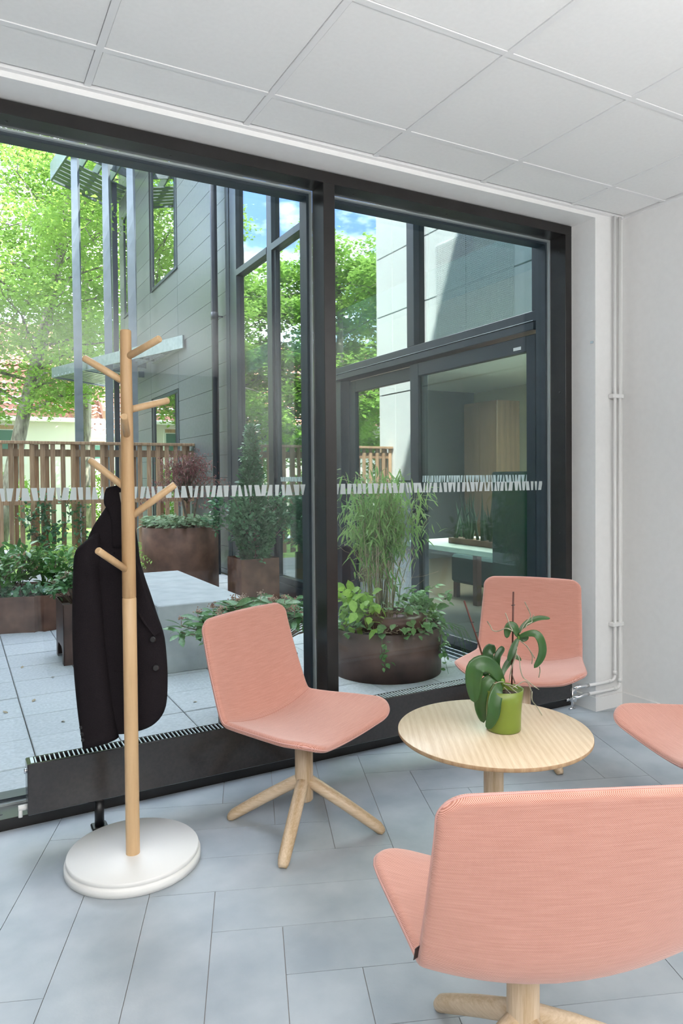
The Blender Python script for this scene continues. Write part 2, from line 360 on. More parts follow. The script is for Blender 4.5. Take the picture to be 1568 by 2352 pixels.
# floor with herringbone tiles
flo = struct('floor', bx(-3.2, 3.24, -3.5, 2.84, -.05, -.0035), M_grout)
t0 = .199; hd = (.932, -.363); wd_ = (.363, .932)
def clip_poly(poly, a, b, c):      # keep a*x+b*y<=c
    o = []
    for i in range(len(poly)):
        p, q = poly[i], poly[(i + 1) % len(poly)]; dp = a * p[0] + b * p[1] - c; dq = a * q[0] + b * q[1] - c
        if dp <= 0: o.append(p)
        if dp * dq < 0: k = dp / (dp - dq); o.append((p[0] + k * (q[0] - p[0]), p[1] + k * (q[1] - p[1])))
    return o
def add_tile(h0, h1, w0, w1):
    g = .0011
    c = [(h0 + g, w0 + g), (h1 - g, w0 + g), (h1 - g, w1 - g), (h0 + g, w1 - g)]
    poly = [(hd[0] * h + wd_[0] * w, hd[1] * h + wd_[1] * w) for h, w in c]
    for a, b, cc in ((1, 0, 3.238), (0, 1, 2.838), (-1, 0, .6), (0, -1, -.35)):
        poly = clip_poly(poly, a, b, cc)
        if len(poly) < 3: return
    # wall corner block
    cx = sum(p[0] for p in poly) / len(poly); cy = sum(p[1] for p in poly) / len(poly)
    if cx > 3.03 and cy > 2.69: return
    mb = MB(); mb.prism(poly, -.006, 0, lambda a, b, h: (a, b, h)); mb.build('tile', M_tile, flo)
for j in range(-16, 6):
    w0 = 2.6 + j * t0
    for k in range(-6, 5):
        s = -j + 8 * k; h0 = -.717 + s * t0; add_tile(h0, h0 + 4 * t0, w0, w0 + t0)
for i in range(-14, 26):
    for k in range(-6, 6):
        top = 2.6 + (-i + 8 * k) * t0; h0 = -.717 + i * t0; add_tile(h0, h0 + t0, top - 4 * t0, top)
struct('floor', bx(-3.19, -.62, -3.5, 2.84, -.003, 0), M_tile); struct('floor', bx(-.6, 3.23, -3.5, .34, -.003, 0), M_tile)
# ceiling
ce = struct('ceiling', bx(-3.2, 3.24, -3.5, 2.695, 2.70, 2.74), M_wall)
xs = [.4407 + .6 * i for i in range(-7, 6)]; ys = [2.4248 - .6 * j for j in range(0, 11)]
xe = [-3.2] + [x for x in xs if -3.1 < x < 3.2] + [3.222]; ye = [2.672] + ys[:10] + [-3.5]
for a in range(len(xe) - 1):
    for b in range(len(ye) - 1):
        g = .0125; x0, x1, y1, y0 = xe[a] + g, xe[a + 1] - g, ye[b] - g, ye[b + 1] + g
        if x1 - x0 < .02 or y1 - y0 < .02: continue
        MB().bevbox(x0, x1, y0, y1, 2.683, 2.698, b=.002).build('ceiling_tile', M_ceil, ce)
for x in xe[1:-1]: MB().box(x - .0115, x + .0115, -3.5, 2.672, 2.680, 2.70).build('grid_bar', M_ceilbar, ce)
for y in ye[1:-1]: MB().box(-3.2, 3.222, y - .0115, y + .0115, 2.6803, 2.70).build('grid_bar', M_ceilbar, ce)
MB().box(-3.2, 3.24, 2.674, 2.695, 2.676, 2.70).build('edge_trim', M_ceilbar, ce)
MB().box(3.224, 3.24, -3.5, 2.674, 2.676, 2.70).build('edge_trim', M_ceilbar, ce)
# walls
struct('wall_right', bx(3.24, 3.40, -3.5, 3.05, -.05, 2.74), M_wall)
struct('wall_left', bx(-3.4, -3.2, -3.5, 3.0, -.05, 2.74), M_wallgrey)
struct('wall_back', bx(-3.4, 3.4, -3.7, -3.5, -.05, 2.74), M_wallgrey)
mb = MB(); mb.box(3.03, 3.24, 2.695, 3.05, -.05, 2.70); mb.box(-3.2, 3.03, 2.695, 3.06, 2.655, 2.70); mb.box(-3.2, -2.62, 2.695, 3.05, -.05, 2.655); mb.box(3.011, 3.03, 2.86, 3.05, -.05, 2.655)
wf = struct('wall_front', mb, M_wall)
# unseen building mass above the room, height and width shaped for its courtyard shadow
struct('wall_outer', bx(-8, 13, -6, 3.06, 2.745, 17.4), M_wpanel)
mb = MB(); mb.box(3.02, 3.03, 2.685, 2.84, 0, .075); mb.box(3.0305, 3.228, 2.685, 2.695, 0, .075); bb = struct('baseboard_front', mb, M_trim)
struct('baseboard_right', bx(3.228, 3.24, -3.5, 2.685, 0, .075), M_trim)
# curtain hook / small fitting on the reveal
tag(bx(3.024, 3.03, 2.705, 2.725, 1.988, 2.000).build('wall_hook', M_chrome), 'tiny metal hook on the white window reveal', 'hook')

# ------------------------------------------------------------------ window_1
win = bpy.data.objects.new('window_1', None); COL.objects.link(win); win['kind'] = 'structure'
XL, XR = -2.62, 3.009; ZT = 2.65
bx(XL, XR, 2.84, 2.955, 2.599, ZT, b=.0015).build('frame_head', M_dark, win)
bx(XL, XR, 2.84, 2.955, -.02, .042, b=.0015).build('frame_sill', M_dark, win)
bx(2.962, XR, 2.84, 2.955, .042, 2.599, b=.0015).build('frame_jamb', M_dark, win)
bx(XL, XL + .05, 2.84, 2.955, .042, 2.599, b=.0015).build('frame_jamb', M_dark, win)
bx(1.471, 1.529, 2.84, 2.955, .042, 2.599, b=.0015).build('mullion', M_dark, win)
panes = [(XL + .05, 1.471), (1.529, 2.962)]
for a, b in panes:
    for (u0, u1, k0, k1, nm, mt) in ((.0, .008, 2.955, 2.972, 'glazing_gasket', M_gasket), (-.001, .021, 2.972, 3.045, 'outer_bead', M_darkblue)):
        for g in ((a, a + u1, .042, 2.599), (b - u1, b, .042, 2.599)): bx(g[0], g[1], k0, k1, g[2], g[3]).build(nm, mt, win)
        for g in ((.042, .042 + u1), (2.599 - u1, 2.599)): bx(a + u1, b - u1, k0, k1, g[0], g[1]).build(nm, mt, win)
    bx(a + .003, b - .003, 3.0, 3.006, .045, 2.596).build('glass_pane', M_glass, win)
rv = MB().lathe([(0, .0022), (.004, .002), (.0065, 0)], n=12)
rvm = rv.build('rivet', M_dark, None).data; bpy.data.objects.remove(bpy.data.objects['rivet'])
for z in (2.517, 1.739, .956, .25): inst('rivet', rvm, win, Matrix.Translation((2.962, 2.884, z)) @ Matrix.Rotation(-PI / 2, 4, 'Y'))
for x in (-.5, .191, .8, 1.33, 1.66, 2.2, 2.85): inst('rivet', rvm, win, Matrix.Translation((x, 2.9, 2.599)) @ Matrix.Rotation(PI, 4, 'X'))
for x in (-.4, .131): inst('rivet', rvm, win, Matrix.Translation((x, 2.885, .042)))
def decal(parent, x0, x1, z0, z1, fn, step=(.030, .046), seed=1):
    rr = random.Random(seed); x = x0
    while x < x1 - .03:
        wdt = rr.uniform(.010, .027); a = rr.uniform(-.006, .006); b = rr.uniform(-.006, .006)
        mb = MB(); mb.prism([(x + a, z0), (x + wdt + b, z0), (x + wdt - b, z1), (x - a, z1)], 0, .0006, fn); mb.build('frosted_mark', M_frost, parent)
        x += wdt + rr.uniform(.006, .016)
for a, b in panes: decal(win, max(a, .15) - .1 + (.0 if a < 0 else .12), b - .01, 1.197, 1.247, lambda u, z, h: (u, 2.9990 + h, z), seed=int(b * 10))

# ------------------------------------------------------------------ radiator
rad = thing('radiator', 'long low black panel radiator in front of the window', 'radiator', (0, 0, 0))
RX0, RX1 = .205, 2.80; RZ0, RZ1 = .118, .296
bx(RX0, RX1, 2.65, 2.662, RZ0, RZ1, b=.003).build('front_panel', M_rad, rad)
bx(RX0, RX1, 2.722, 2.734, RZ0, RZ1 - .003, b=.003).build('rear_panel', M_rad, rad)
for x in (RX0, RX1 - .012): bx(x, x + .012, 2.6625, 2.7215, RZ0, RZ1 - .002).build('side_panel', M_rad, rad)
gb = bx(-.002, .002, 2.664, 2.720, RZ1 - .006, RZ1 - .001).build('grille_bar', M_radtop, rad)
x = RX0 + .03; gb.location = (x, 0, 0)
while x < RX1 - .05:
    x += .0158; o = gb.copy(); COL.objects.link(o); o.location = (x, 0, 0)
bx(RX0 + .013, RX0 + .024, 2.6625, 2.7215, RZ1 - .008, RZ1 - .0005).build('grille_end', M_radtop, rad)
bx(RX0 + .015, RX1 - .015, 2.663, 2.721, RZ0 + .01, RZ0 + .09).build('fins', M_black, rad)
for fx in (.447, 2.3):
    MB().tube([(fx, 2.69, .012), (fx, 2.69, .105)], .017, 16).build('foot_post', M_black, rad)
    bx(fx - .028, fx + .028, 2.663, 2.72, 0, .012, b=.004).build('foot_plate', M_black, rad)
    bx(fx - .012, fx + .012, 2.68, 2.70, .10, .135).build('bracket', M_chrome, rad)
bv = MB().tube([(RX0 - .028, 2.69, .135), (RX0 + .005, 2.69, .135)], .010, 12).tube([(RX0 - .02, 2.69, .14), (RX0 - .022, 2.685, .105)], .007, 10).build('bleed_valve', M_white, rad)
MB().tube([(RX0 - .008, 2.69, .262), (RX0 + .004, 2.69, .262)], .009, 6).build('end_plug', M_chrome, rad)
for z in (.142, .10):
    v = MB(); v.tube([(RX1, 2.69, z), (RX1 + .05, 2.69, z)], .010, 12); v.tube([(RX1 + .02, 2.69, z - .0), (RX1 + .035, 2.69, z)], .017, 6); v.tube([(RX1 + .04, 2.66, z), (RX1 + .04, 2.71, z)], .012, 10)
    v.build('valve', M_chrome, rad)
MB().tube([(RX1 + .012, 2.655, .06), (RX1 + .012, 2.655, .17)], .006, 10).tube([(RX1 - .01, 2.655, .062), (RX1 + .03, 2.655, .062)], .006, 8).build('drain_stem', M_chrome, rad)
# heating pipes
def arc(p, q, c, n=6): return [tuple(Vector(p) * (1 - t) ** 2 + Vector(c) * 2 * t * (1 - t) + Vector(q) * t * t) for t in [i / n for i in range(n + 1)]]
for i, (px_, pz, pxe) in enumerate(((3.151, .158, 2.905), (3.190, .112, 2.905))):
    t = thing('heating_pipe', ['white heating pipe, the left one of the pair up the wall corner', 'white heating pipe, the right one nearest the wall corner'][i], 'pipe', (0, 0, 0), group='heating pipes by the wall corner')
    y = 2.670
    path = [(px_, y, 2.675), (px_, y, pz + .03)] + arc((px_, y, pz + .03), (px_ - .03, y, pz), (px_, y, pz))[1:] + [(3.06, y, pz)] + arc((3.06, y, pz), (2.93, 2.665, pz + .004), (2.99, 2.665, pz))[1:]
    MB().tube(path, .0085, 12).build('pipe_run', M_pipe, t)
    MB().tube([(px_, y, pz + .030), (px_, y, pz + .052)], .0105, 12).build('joint', M_pipe, t)
    MB().tube([(px_ - .03, y, pz), (px_ - .052, y, pz)], .0105, 12).build('joint', M_pipe, t)
    MB().tube([(2.942, 2.664, pz + .003), (2.905, 2.663, pz + .006), (2.875, 2.668, pz + (.004 if i == 0 else -.004)), (2.842, 2.69, .142 if i == 0 else .100)], [.0095, .0095, .008, .008], 10).build('fitting', M_chrome, t)
for z, nm in ((1.707, 'white plastic pipe clip at mid height on the corner pipes'), (.463, 'white plastic pipe clip low down on the corner pipes')):
    c = thing('pipe_clip', nm, 'pipe clip', (3.17, 2.67, z), group='pipe clips')
    bx(-.042, .042, -.0105, .024, -.011, .011, b=.003).build('clip_body', M_pipe, c)

# ================================================================== COAT STAND
PX_, PY_ = .498, 2.369
cs = thing('coat_stand', 'beech tree-shaped coat stand with seven pegs on a round white base', 'coat stand', (PX_, PY_, 0))
MB().lathe([(0, .0), (.214, 0), (.2195, .002), (.2195, .022), (.2165, .0255), (.2125, .027), (.2115, .030), (.2135, .032), (.2135, .041), (.2105, .0445), (0, .0445)], (.009, .031, 0), 96).build('base', M_white, cs)
MB().lathe([(.0225, .044), (.0225, .3), (.0225, .6), (.0225, .8885), (.0205, .8905)], n=40).build('lower_pole', M_stand, cs)
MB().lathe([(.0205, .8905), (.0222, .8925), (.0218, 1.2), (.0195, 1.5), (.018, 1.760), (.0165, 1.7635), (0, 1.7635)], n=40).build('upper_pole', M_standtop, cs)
k = .965
for z, v in ((1.688, (.085, -.12, .052)), (1.603, (-.125, .065, .086)), (1.511, (.156, .055, .046)), (1.422, (-.035, -.125, .058)), (1.243, (-.107, .085, .102)), (1.144, (.151, -.041, .115)), (.965, (-.115, -.080, .086))):
    z = 1.28 + (z - 1.28) * k; v = Vector(v) * k; b = Vector((0, 0, z)); d = v.normalized()
    MB().tube([b, b + v - d * .003, b + v], [.0115, .0115, .0095], 20).build('peg', M_stand, cs)

# ------------------------------------------------------------------ jacket
rr_ = Vector((.878, -.479, 0)); dd_ = Vector((.479, .878, 0))
jk = thing('blazer', 'black wool blazer hanging by its collar from a peg of the coat stand', 'jacket', (PX_, PY_, 0))
def J(s, z, d): return rr_ * s + dd_ * d + Vector((0, 0, z))
def loft(secs, n=28, e=2.6):
    """sections (z0tilt..): (zc, s0, s1, dcen, half, dzL, dzR)"""
    mb = MB(); vs = []; fs = []
    for (z, s0, s1, dc, hf, zl, zr) in secs:
        for kk in range(n):
            t = 2 * PI * kk / n; c, s = math.cos(t), math.sin(t)
            cc = math.copysign(abs(c) ** (2 / e), c); ss = math.copysign(abs(s) ** (2 / e), s)
            u = (cc + 1) / 2
            vs.append(J(s0 + (s1 - s0) * u, z + zl * (1 - u) + zr * u, dc + ss * hf))
    m = len(secs)
    for i in range(m - 1):
        for kk in range(n): fs.append((i * n + kk, (i + 1) * n + kk, (i + 1) * n + (kk + 1) % n, i * n + (kk + 1) % n))
    fs += [tuple(range(n)), tuple((m - 1) * n + kk for kk in range(n))[::-1]]
    mb.add(vs, fs, True); return mb
def interp(ctrl, n):
    A = np.array(ctrl, float); t = np.linspace(0, len(A) - 1, n); o = []
    for x in t:
        i = min(int(x), len(A) - 2); f = x - i; p0, p1, p2, p3 = A[max(i - 1, 0)], A[i], A[i + 1], A[min(i + 2, len(A) - 1)]
        o.append(.5 * ((2 * p1) + (-p0 + p2) * f + (2 * p0 - 5 * p1 + 4 * p2 - p3) * f * f + (-p0 + 3 * p1 - 3 * p2 + p3) * f ** 3))
    return np.array(o)
body = [(1.205, -.085, -.025, .085, .022, 0, .0), (1.17, -.110, -.015, .09, .03, 0, 0), (1.12, -.145, -.008, .095, .04, 0, 0), (1.06, -.172, 0, .10, .045, 0, 0), (1.0, -.178, .006, .10, .05, 0, 0), (.94, -.178, .022, .10, .052, 0, 0),
        (.88, -.175, .042, .10, .052, 0, 0), (.81, -.172, .064, .10, .05, 0, 0), (.74, -.17, .086, .10, .05, 0, 0), (.66, -.168, .094, .10, .05, 0, 0), (.585, -.165, .096, .10, .05, 0, 0), (.50, -.16, .090, .10, .05, 0, 0), (.455, -.155, .068, .10, .048, 0, 0), (.43, -.15, .035, .10, .045, 0, 0), (.417, -.14, -.01, .10, .04, 0, 0)]
loft([tuple(a) for a in interp(body, 44)]).build('body', M_suit, jk)
sleeve = [(1.10, -.165, -.110, .085, .020, -.03, .02), (1.07, -.190, -.108, .075, .036, -.02, .02), (1.03, -.199, -.108, .07, .045, 0, 0), (.985, -.204, -.112, .068, .046, 0, 0), (.88, -.208, -.106, .066, .046, 0, 0), (.765, -.210, -.101, .064, .044, 0, 0), (.66, -.207, -.092, .06, .042, 0, 0), (.56, -.200, -.082, .058, .040, 0, 0), (.48, -.191, -.072, .056, .038, -.01, .01), (.392, -.179, -.060, .055, .035, -.016, .016)]
loft([tuple(a) for a in interp(sleeve, 36)], e=2.3).build('sleeve', M_suit, jk)
collar = [(1.256, -.086, -.034, .075, .018, -.004, .006), (1.252, -.092, -.030, .075, .024, -.006, .006), (1.225, -.098, -.03, .076, .030, 0, 0), (1.195, -.098, -.024, .078, .034, 0, 0), (1.165, -.080, -.02, .08, .036, 0, 0), (1.11, -.072, -.012, .072, .03, 0, 0), (1.05, -.072, -.006, .068, .028, 0, 0)]
loft([tuple(a) for a in interp(collar, 24)], e=4.5).build('collar', M_suit, jk)
mb = MB(); mb.prism([(-.080, 1.055), (-.066, 1.03), (-.060, 1.035), (-.055, .99), (-.02, .90), (.03, .80), (.066, .752), (.090, .765), (.079, .80), (.055, .86), (.03, .93), (.006, 1.02), (-.01, 1.08), (-.05, 1.09)], .046, .052, lambda a, b, h: J(a, b, h + (0 if a < .05 else .004))); mb.build('lapel', M_suit, jk)
mb = MB(); mb.prism([(-.07, .60), (.012, .585), (.012, .62), (-.07, .635)], .045, .052, lambda a, b, h: J(a, b, h)); mb.build('pocket_flap', M_suit, jk)
for s, z, d, r in ((.062, .741, .047, .0105), (.071, .645, .047, .0105), (-.176, .452, .030, .006), (-.172, .430, .028, .006), (-.170, .410, .028, .006)):
    MB().tube([J(s, z, d + .004), J(s, z, d - .001), J(s, z, d - .003)], [r, r, r * .75], 20).build('button', M_button, jk)
MB().tube([J(-.040, 1.235, .05), J(-.03, 1.20, .049), J(-.026, 1.15, .05)], [.004, .008, .004], 8).build('lining', M_lining, jk)

# ================================================================== CHAIRS
def shell_grid():
    # centre line (y,z) and edge line (x,y,z) from seat front to top of back
    Cn = [(.215, .366), (.17, .378), (.10, .382), (.02, .380), (-.06, .374), (-.12, .372), (-.162, .376), (-.192, .400), (-.212, .445), (-.232, .52), (-.252, .60), (-.272, .68), (-.284, .735), (-.292, .770)]
    En = [(.292, .272, .424), (.295, .20, .430), (.288, .13, .424), (.276, .04, .421), (.262, -.05, .418), (.253, -.115, .417), (.248, -.158, .420), (.247, -.176, .440), (.246, -.190, .475), (.243, -.214, .54), (.240, -.238, .61), (.236, -.260, .685), (.235, -.273, .735), (.233, -.283, .764)]
    return interp(Cn, 60), interp(En, 60)
def make_shell(parent):
    C, E = shell_grid()
    # resample along arc length, denser at ends
    L = np.concatenate([[0], np.cumsum(np.linalg.norm(np.diff(C, axis=0), axis=1))]); T = L[-1]
    seamL = L[int(round(6 / 13 * 59))]
    def at(a): return np.array([np.interp(a, L, C[:, i]) for i in (0, 1)]), np.array([np.interp(a, L, E[:, i]) for i in (0, 1, 2)])
    dens = np.array([0, .0006, .0015, .003, .005, .008, .0115, .016, .021, .027, .034, .042, .051, .061, .072])
    vs = np.concatenate([dens, np.linspace(.082, seamL - .02, 11), seamL + np.linspace(-.014, .034, 9), np.linspace(seamL + .05, T - .082, 16), T - dens[::-1]])
    vs = np.unique(np.round(vs, 6)); si = int(np.argmin(abs(vs - seamL)))
    us = np.concatenate([1 - np.array([0, .0015, .004, .009, .017, .03, .05, .08, .12, .18, .26, .36, .48, .62, .78]), [0]]); us = np.concatenate([-us[:-1], [0], us[:-1][::-1]]); us = np.unique(us)
    WS = []; G = np.zeros((len(vs), len(us), 3)); UV = np.zeros((len(vs), len(us), 2)); D = np.zeros((len(vs), len(us)))
    for i, a in enumerate(vs):
        c, e = at(a); Rf, Rt = .125, .05
        wsc = 1.0
        if a < Rf: wsc = (e[0] - Rf + math.sqrt(max(Rf * Rf - (Rf - a) ** 2, 0))) / e[0]
        if T - a < Rt: wsc = (e[0] - Rt + math.sqrt(max(Rt * Rt - (Rt - (T - a)) ** 2, 0))) / e[0]
        WS.append(wsc)
        for j, u in enumerate(us):
            uu = abs(u * wsc) ** 2.0
            G[i, j] = (u * e[0] * wsc, c[0] * (1 - uu) + e[1] * uu, c[1] * (1 - uu) + e[2] * uu)
            UV[i, j] = (u * e[0] * wsc, a); 
            xa = abs(u) * e[0] * wsc; D[i, j] = min(a, T - a, e[0] - xa)
            for Rr, aa in ((Rf, a), (Rt, T - a)):
                if aa < Rr and xa > e[0] - Rr: D[i, j] = max(0, Rr - math.hypot(Rr - aa, xa - (e[0] - Rr)))
    def surf(q, a):
        c, e = at(min(max(a, 0), T)); return np.array([q * e[0], c[0] * (1 - q * q) + e[1] * q * q, c[1] * (1 - q * q) + e[2] * q * q])
    Nn = np.zeros_like(G)
    for i, a in enumerate(vs):
        W_ = WS[i]
        for j, u in enumerate(us):
            q = u * W_; du = surf(q + .01, a) - surf(q - .01, a); dv = surf(q, a + .006) - surf(q, a - .006); nn = np.cross(du, dv); Nn[i, j] = nn / np.linalg.norm(nn)
    if Nn[3, len(us) // 2, 2] < 0: Nn = -Nn
    th = .0125; r = .0125
    h = th * np.sqrt(np.clip(1 - (1 - np.clip(D / r, 0, 1)) ** 2, 0, 1))[..., None]
    top = G + Nn * h; bot = G - Nn * h
    def part(name, i0, i1):
        n = len(us); V = []; UVs = []; F = []
        for S in (top, bot):
            for i in range(i0, i1 + 1):
                for j in range(n): V.append(S[i, j]); UVs.append(UV[i, j])
        m = i1 - i0 + 1
        for s in (0, 1):
            o = s * m * n
            for i in range(m - 1):
                for j in range(n - 1):
                    q = (o + i * n + j, o + i * n + j + 1, o + (i + 1) * n + j + 1, o + (i + 1) * n + j); F.append(q if s == 0 else q[::-1])
        me = bpy.data.meshes.new(name); me.from_pydata([tuple(v) for v in V], [], F)
        ul = me.uv_layers.new(name='UVMap'); li = np.zeros(len(me.loops), int); me.loops.foreach_get('vertex_index', li); ul.data.foreach_set('uv', np.array(UVs)[li].astype(np.float32).ravel())
        me.polygons.foreach_set('use_smooth', [True] * len(F)); me.materials.append(M_fabric)
        import bmesh
        bm = bmesh.new(); bm.from_mesh(me); bmesh.ops.remove_doubles(bm, verts=bm.verts, dist=.00015); bmesh.ops.recalc_face_normals(bm, faces=bm.faces); bm.to_mesh(me); bm.free(); me.update()
        ob = bpy.data.objects.new(name, me); COL.objects.link(ob); ob.parent = parent; return ob
    part('seat', 0, si); part('backrest', si, len(vs) - 1)
    MB().tube([tuple(top[si, j] - Nn[si, j] * .0004) for j in range(2, len(us) - 2)], .0011, 6).build('seam', M_seam, parent)
    per = [G[0, j] for j in range(len(us))] + [G[i, -1] for i in range(1, len(vs))] + [G[-1, j] for j in range(len(us) - 2, -1, -1)] + [G[i, 0] for i in range(len(vs) - 2, 0, -1)]
    out = [per[0]]
    for q in per[1:]:
        if np.linalg.norm(np.array(q) - np.array(out[-1])) > .004: out.append(q)
    MB().tube([tuple(q) for q in out] + [tuple(out[0])], .0021, 6).build('piping', M_piping, parent)
    return G, Nn, si, us
def star_base(parent, legang, zcol, R=.29, zatt=.205):
    MB().lathe([(0, .098), (.028, .098), (.0325, .103), (.033, .12), (.033, zcol), (0, zcol)], n=40).build('column', M_ash, parent)
    for a in legang:
        mb = MB(); a0 = (.0, zatt); pts = [(.0, .184), (.04, .160), (R * .5, .100), (R * .8, .047), (R - .018, .022), (R - .006, .010), (R, .003)]
        P = [(x, 0, z) for x, z in pts]
        # build along local x then cut foot flat
        m2 = MB().tube(P, [.019, .022, .0215, .0205, .0195, .0165, .012], 20, flat=1.08, up=(0, 0, 1))
        m2.v = [(x + (0 if z > .0 else 0), y, max(z, .0005)) for x, y, z in m2.v]
        o = m2.build('leg', M_ashleg, parent); o.rotation_euler = (0, 0, a)
M_ashleg = woodmat('ash_wood_leg', (.50, .35, .20), (.70, .55, .39), 'X', 24, .42, 5)
def copy_tree(o, parent=None):
    c = o.copy(); COL.objects.link(c); c.parent = parent
    for ch in [x for x in bpy.data.objects if x.parent == o]: copy_tree(ch, c)
    return c
ch0 = thing('swivel_chair', 'salmon pink chair by the coat stand, in front of the window mullion', 'chair', (1.107, 2.331, 0), math.radians(-153.0), 'pink shell chairs around the table')
G, Nn, si, us = make_shell(ch0)
MB().lathe([(0, .345), (.09, .345), (.10, .352), (.10, .362), (0, .362)], n=32).build('seat_plate', M_dark, ch0)
star_base(ch0, [math.radians(a + 153.0) for a in (50, 140, 230, 320)], .352)
chB = copy_tree(ch0); chB.location = (2.307, 2.475, 0); chB.rotation_euler = (0, 0, math.radians(128.6)); chB['label'] = 'salmon pink chair in the corner behind the round table and orchid'
for o in [x for x in bpy.data.objects if x.parent == chB and x.name.startswith('leg')]: o.rotation_euler = (0, 0, o.rotation_euler[2] + math.radians(-281 + 28 + 360))
chC = copy_tree(ch0); chC.location = (2.215, 1.475, 0); chC.rotation_euler = (0, 0, math.radians(69)); chC['label'] = 'salmon pink chair at the right edge, only its seat in view'
chD = copy_tree(ch0); chD.location = (1.003, 1.080, 0); chD.rotation_euler = (0, 0, math.radians(-24.2)); chD['label'] = 'large salmon pink chair in the foreground seen from behind'
for o in [x for x in bpy.data.objects if x.parent == chD and x.name.startswith('leg')]: o.rotation_euler = (0, 0, o.rotation_euler[2] - math.radians(153.0 - 24.2 + 50 - 360) + math.radians(0))
# fabric tag on the foreground chair, at the left fold
e = G[si + 3, 1]; n_ = Nn[si + 3, 3]
tg = MB(); a = Vector(G[si + 4, 0]); b = Vector(G[si + 8, 0]); outw = Vector((-.75, -.65, 0)).normalized(); th_ = Vector((.6, -.7, 0)) * .0012
tg.add([a, b, b + outw * .014, a + outw * .014, a + th_, b + th_, b + outw * .014 + th_, a + outw * .014 + th_],
       [(0, 1, 2, 3), (7, 6, 5, 4), (0, 4, 5, 1), (1, 5, 6, 2), (2, 6, 7, 3), (3, 7, 4, 0)])
tg.build('fabric_tag', M_black, chD)['label'] = 'small black woven maker tag'

# ================================================================== TABLE
tb = thing('round_table', 'low round ash table with a single column leg', 'table', (1.481, 1.724, 0), math.radians(-29.4))
MB().lathe([(0, .462), (.285, .462), (.297, .467), (.300, .471), (.300, .479), (.2992, .480), (0, .480)], n=128).build('table_top', M_ashtop, tb)
MB().lathe([(.2965, .4655), (.3004, .470), (.3004, .4785)], n=128).build('edge_band', M_ashedge, tb)
MB().lathe([(0, .455), (.07, .455), (.07, .4625)], n=32).build('mounting_plate', M_dark, tb)
MB().lathe([(0, .098), (.028, .098), (.031, .103), (.031, .456)], n=40).build('column', M_ash, tb)
for a in (20, 110, 200, 290):
    m2 = MB().tube([(0, 0, .184), (.04, 0, .16), (.14, 0, .1), (.22, 0, .047), (.255, 0, .022), (.266, 0, .01), (.272, 0, .003)], [.019, .022, .0215, .0205, .0195, .0165, .012], 20, up=(0, 0, 1)); m2.v = [(x, y, max(z, .0005)) for x, y, z in m2.v]
    o = m2.build('leg', M_ashleg, tb); o.rotation_euler = (0, 0, math.radians(a))
MB().lathe([(0, .448), (.014, .448), (.016, .462)], (-.05 + .10, -.075, 0), 20).build('knob', M_ash, tb)

# ------------------------------------------------------------------ orchid
orc = thing('potted_orchid', 'flowerless orchid with dark leaves in a glazed green pot on the table', 'plant', (1.508, 1.708, .4805))
MB().lathe([(0, .0), (.051, 0), (.0535, .003), (.054, .02), (.0545, .05), (.0575, .09), (.0625, .130), (.0605, .1305), (.0575, .126), (.055, .105), (0, .105)], n=64).build('pot', M_pot, orc)
sm_ = MB(); 
for i in range(9):
    pass
sv = [(0, 0, .113)]; sf = []
for ri in range(1, 7):
    for kk in range(24):
        r = .0565 * ri / 6; t = 2 * PI * kk / 24; sv.append((r * math.cos(t), r * math.sin(t), .108 + random.uniform(-.004, .005)))
for kk in range(24): sf.append((0, 1 + kk, 1 + (kk + 1) % 24))
for ri in range(5):
    for kk in range(24): a = 1 + ri * 24; sf.append((a + kk, a + 24 + kk, a + 24 + (kk + 1) % 24, a + (kk + 1) % 24))
sm_.add(sv, sf, True); sm_.build('soil', M_soil, orc)
def OC(zx, zy, d): # local plant coordinates: across, depth, height
    s = ((zx / 5.227) - 134.5) / 734.; z = (320 - zy / 5.227) / 712.
    return rr_ * s + dd_ * d + Vector((0, 0, z))
def ribbon(name, ctrl, W, face, m, n=22, cup=.18, tipp=.55):
    """ctrl: (zx,zy,depth); W width in metres; face: per-leaf vector the leaf's upper side tends to"""
    A = interp([tuple(OC(*c)) for c in ctrl], n); V = []; F = []; K = 8; f0 = Vector(face).normalized()
    for i in range(n):
        t = i / (n - 1); p = Vector(A[i]); a = Vector(A[min(i + 1, n - 1)] - A[max(i - 1, 0)]).normalized()
        sd = a.cross(f0)
        if sd.length < .05: sd = a.cross(Vector((0, 0, 1)))
        sd.normalize(); nn = sd.cross(a).normalized()
        w = W * .5 * (min(1, .38 + 1.5 * t) if t < .42 else 1) * (1 - max(0, (t - tipp) / (1 - tipp)) ** 2.4) ** .55 if t < .999 else .0005
        for kx in range(K + 1):
            u = kx / K * 2 - 1; V.append(p + sd * w * u + nn * (cup * w * (abs(u) ** 1.3)) + nn * .0)
    for i in range(n - 1):
        for kx in range(K): F.append((i * (K + 1) + kx, i * (K + 1) + kx + 1, (i + 1) * (K + 1) + kx + 1, (i + 1) * (K + 1) + kx))
    o = MB().add(V, F, True).build(name, m, orc)
    so_ = o.modifiers.new('thick', 'SOLIDIFY'); so_.thickness = .0014; so_.offset = 0
    return o
back_ = (-.479, -.878, .35)
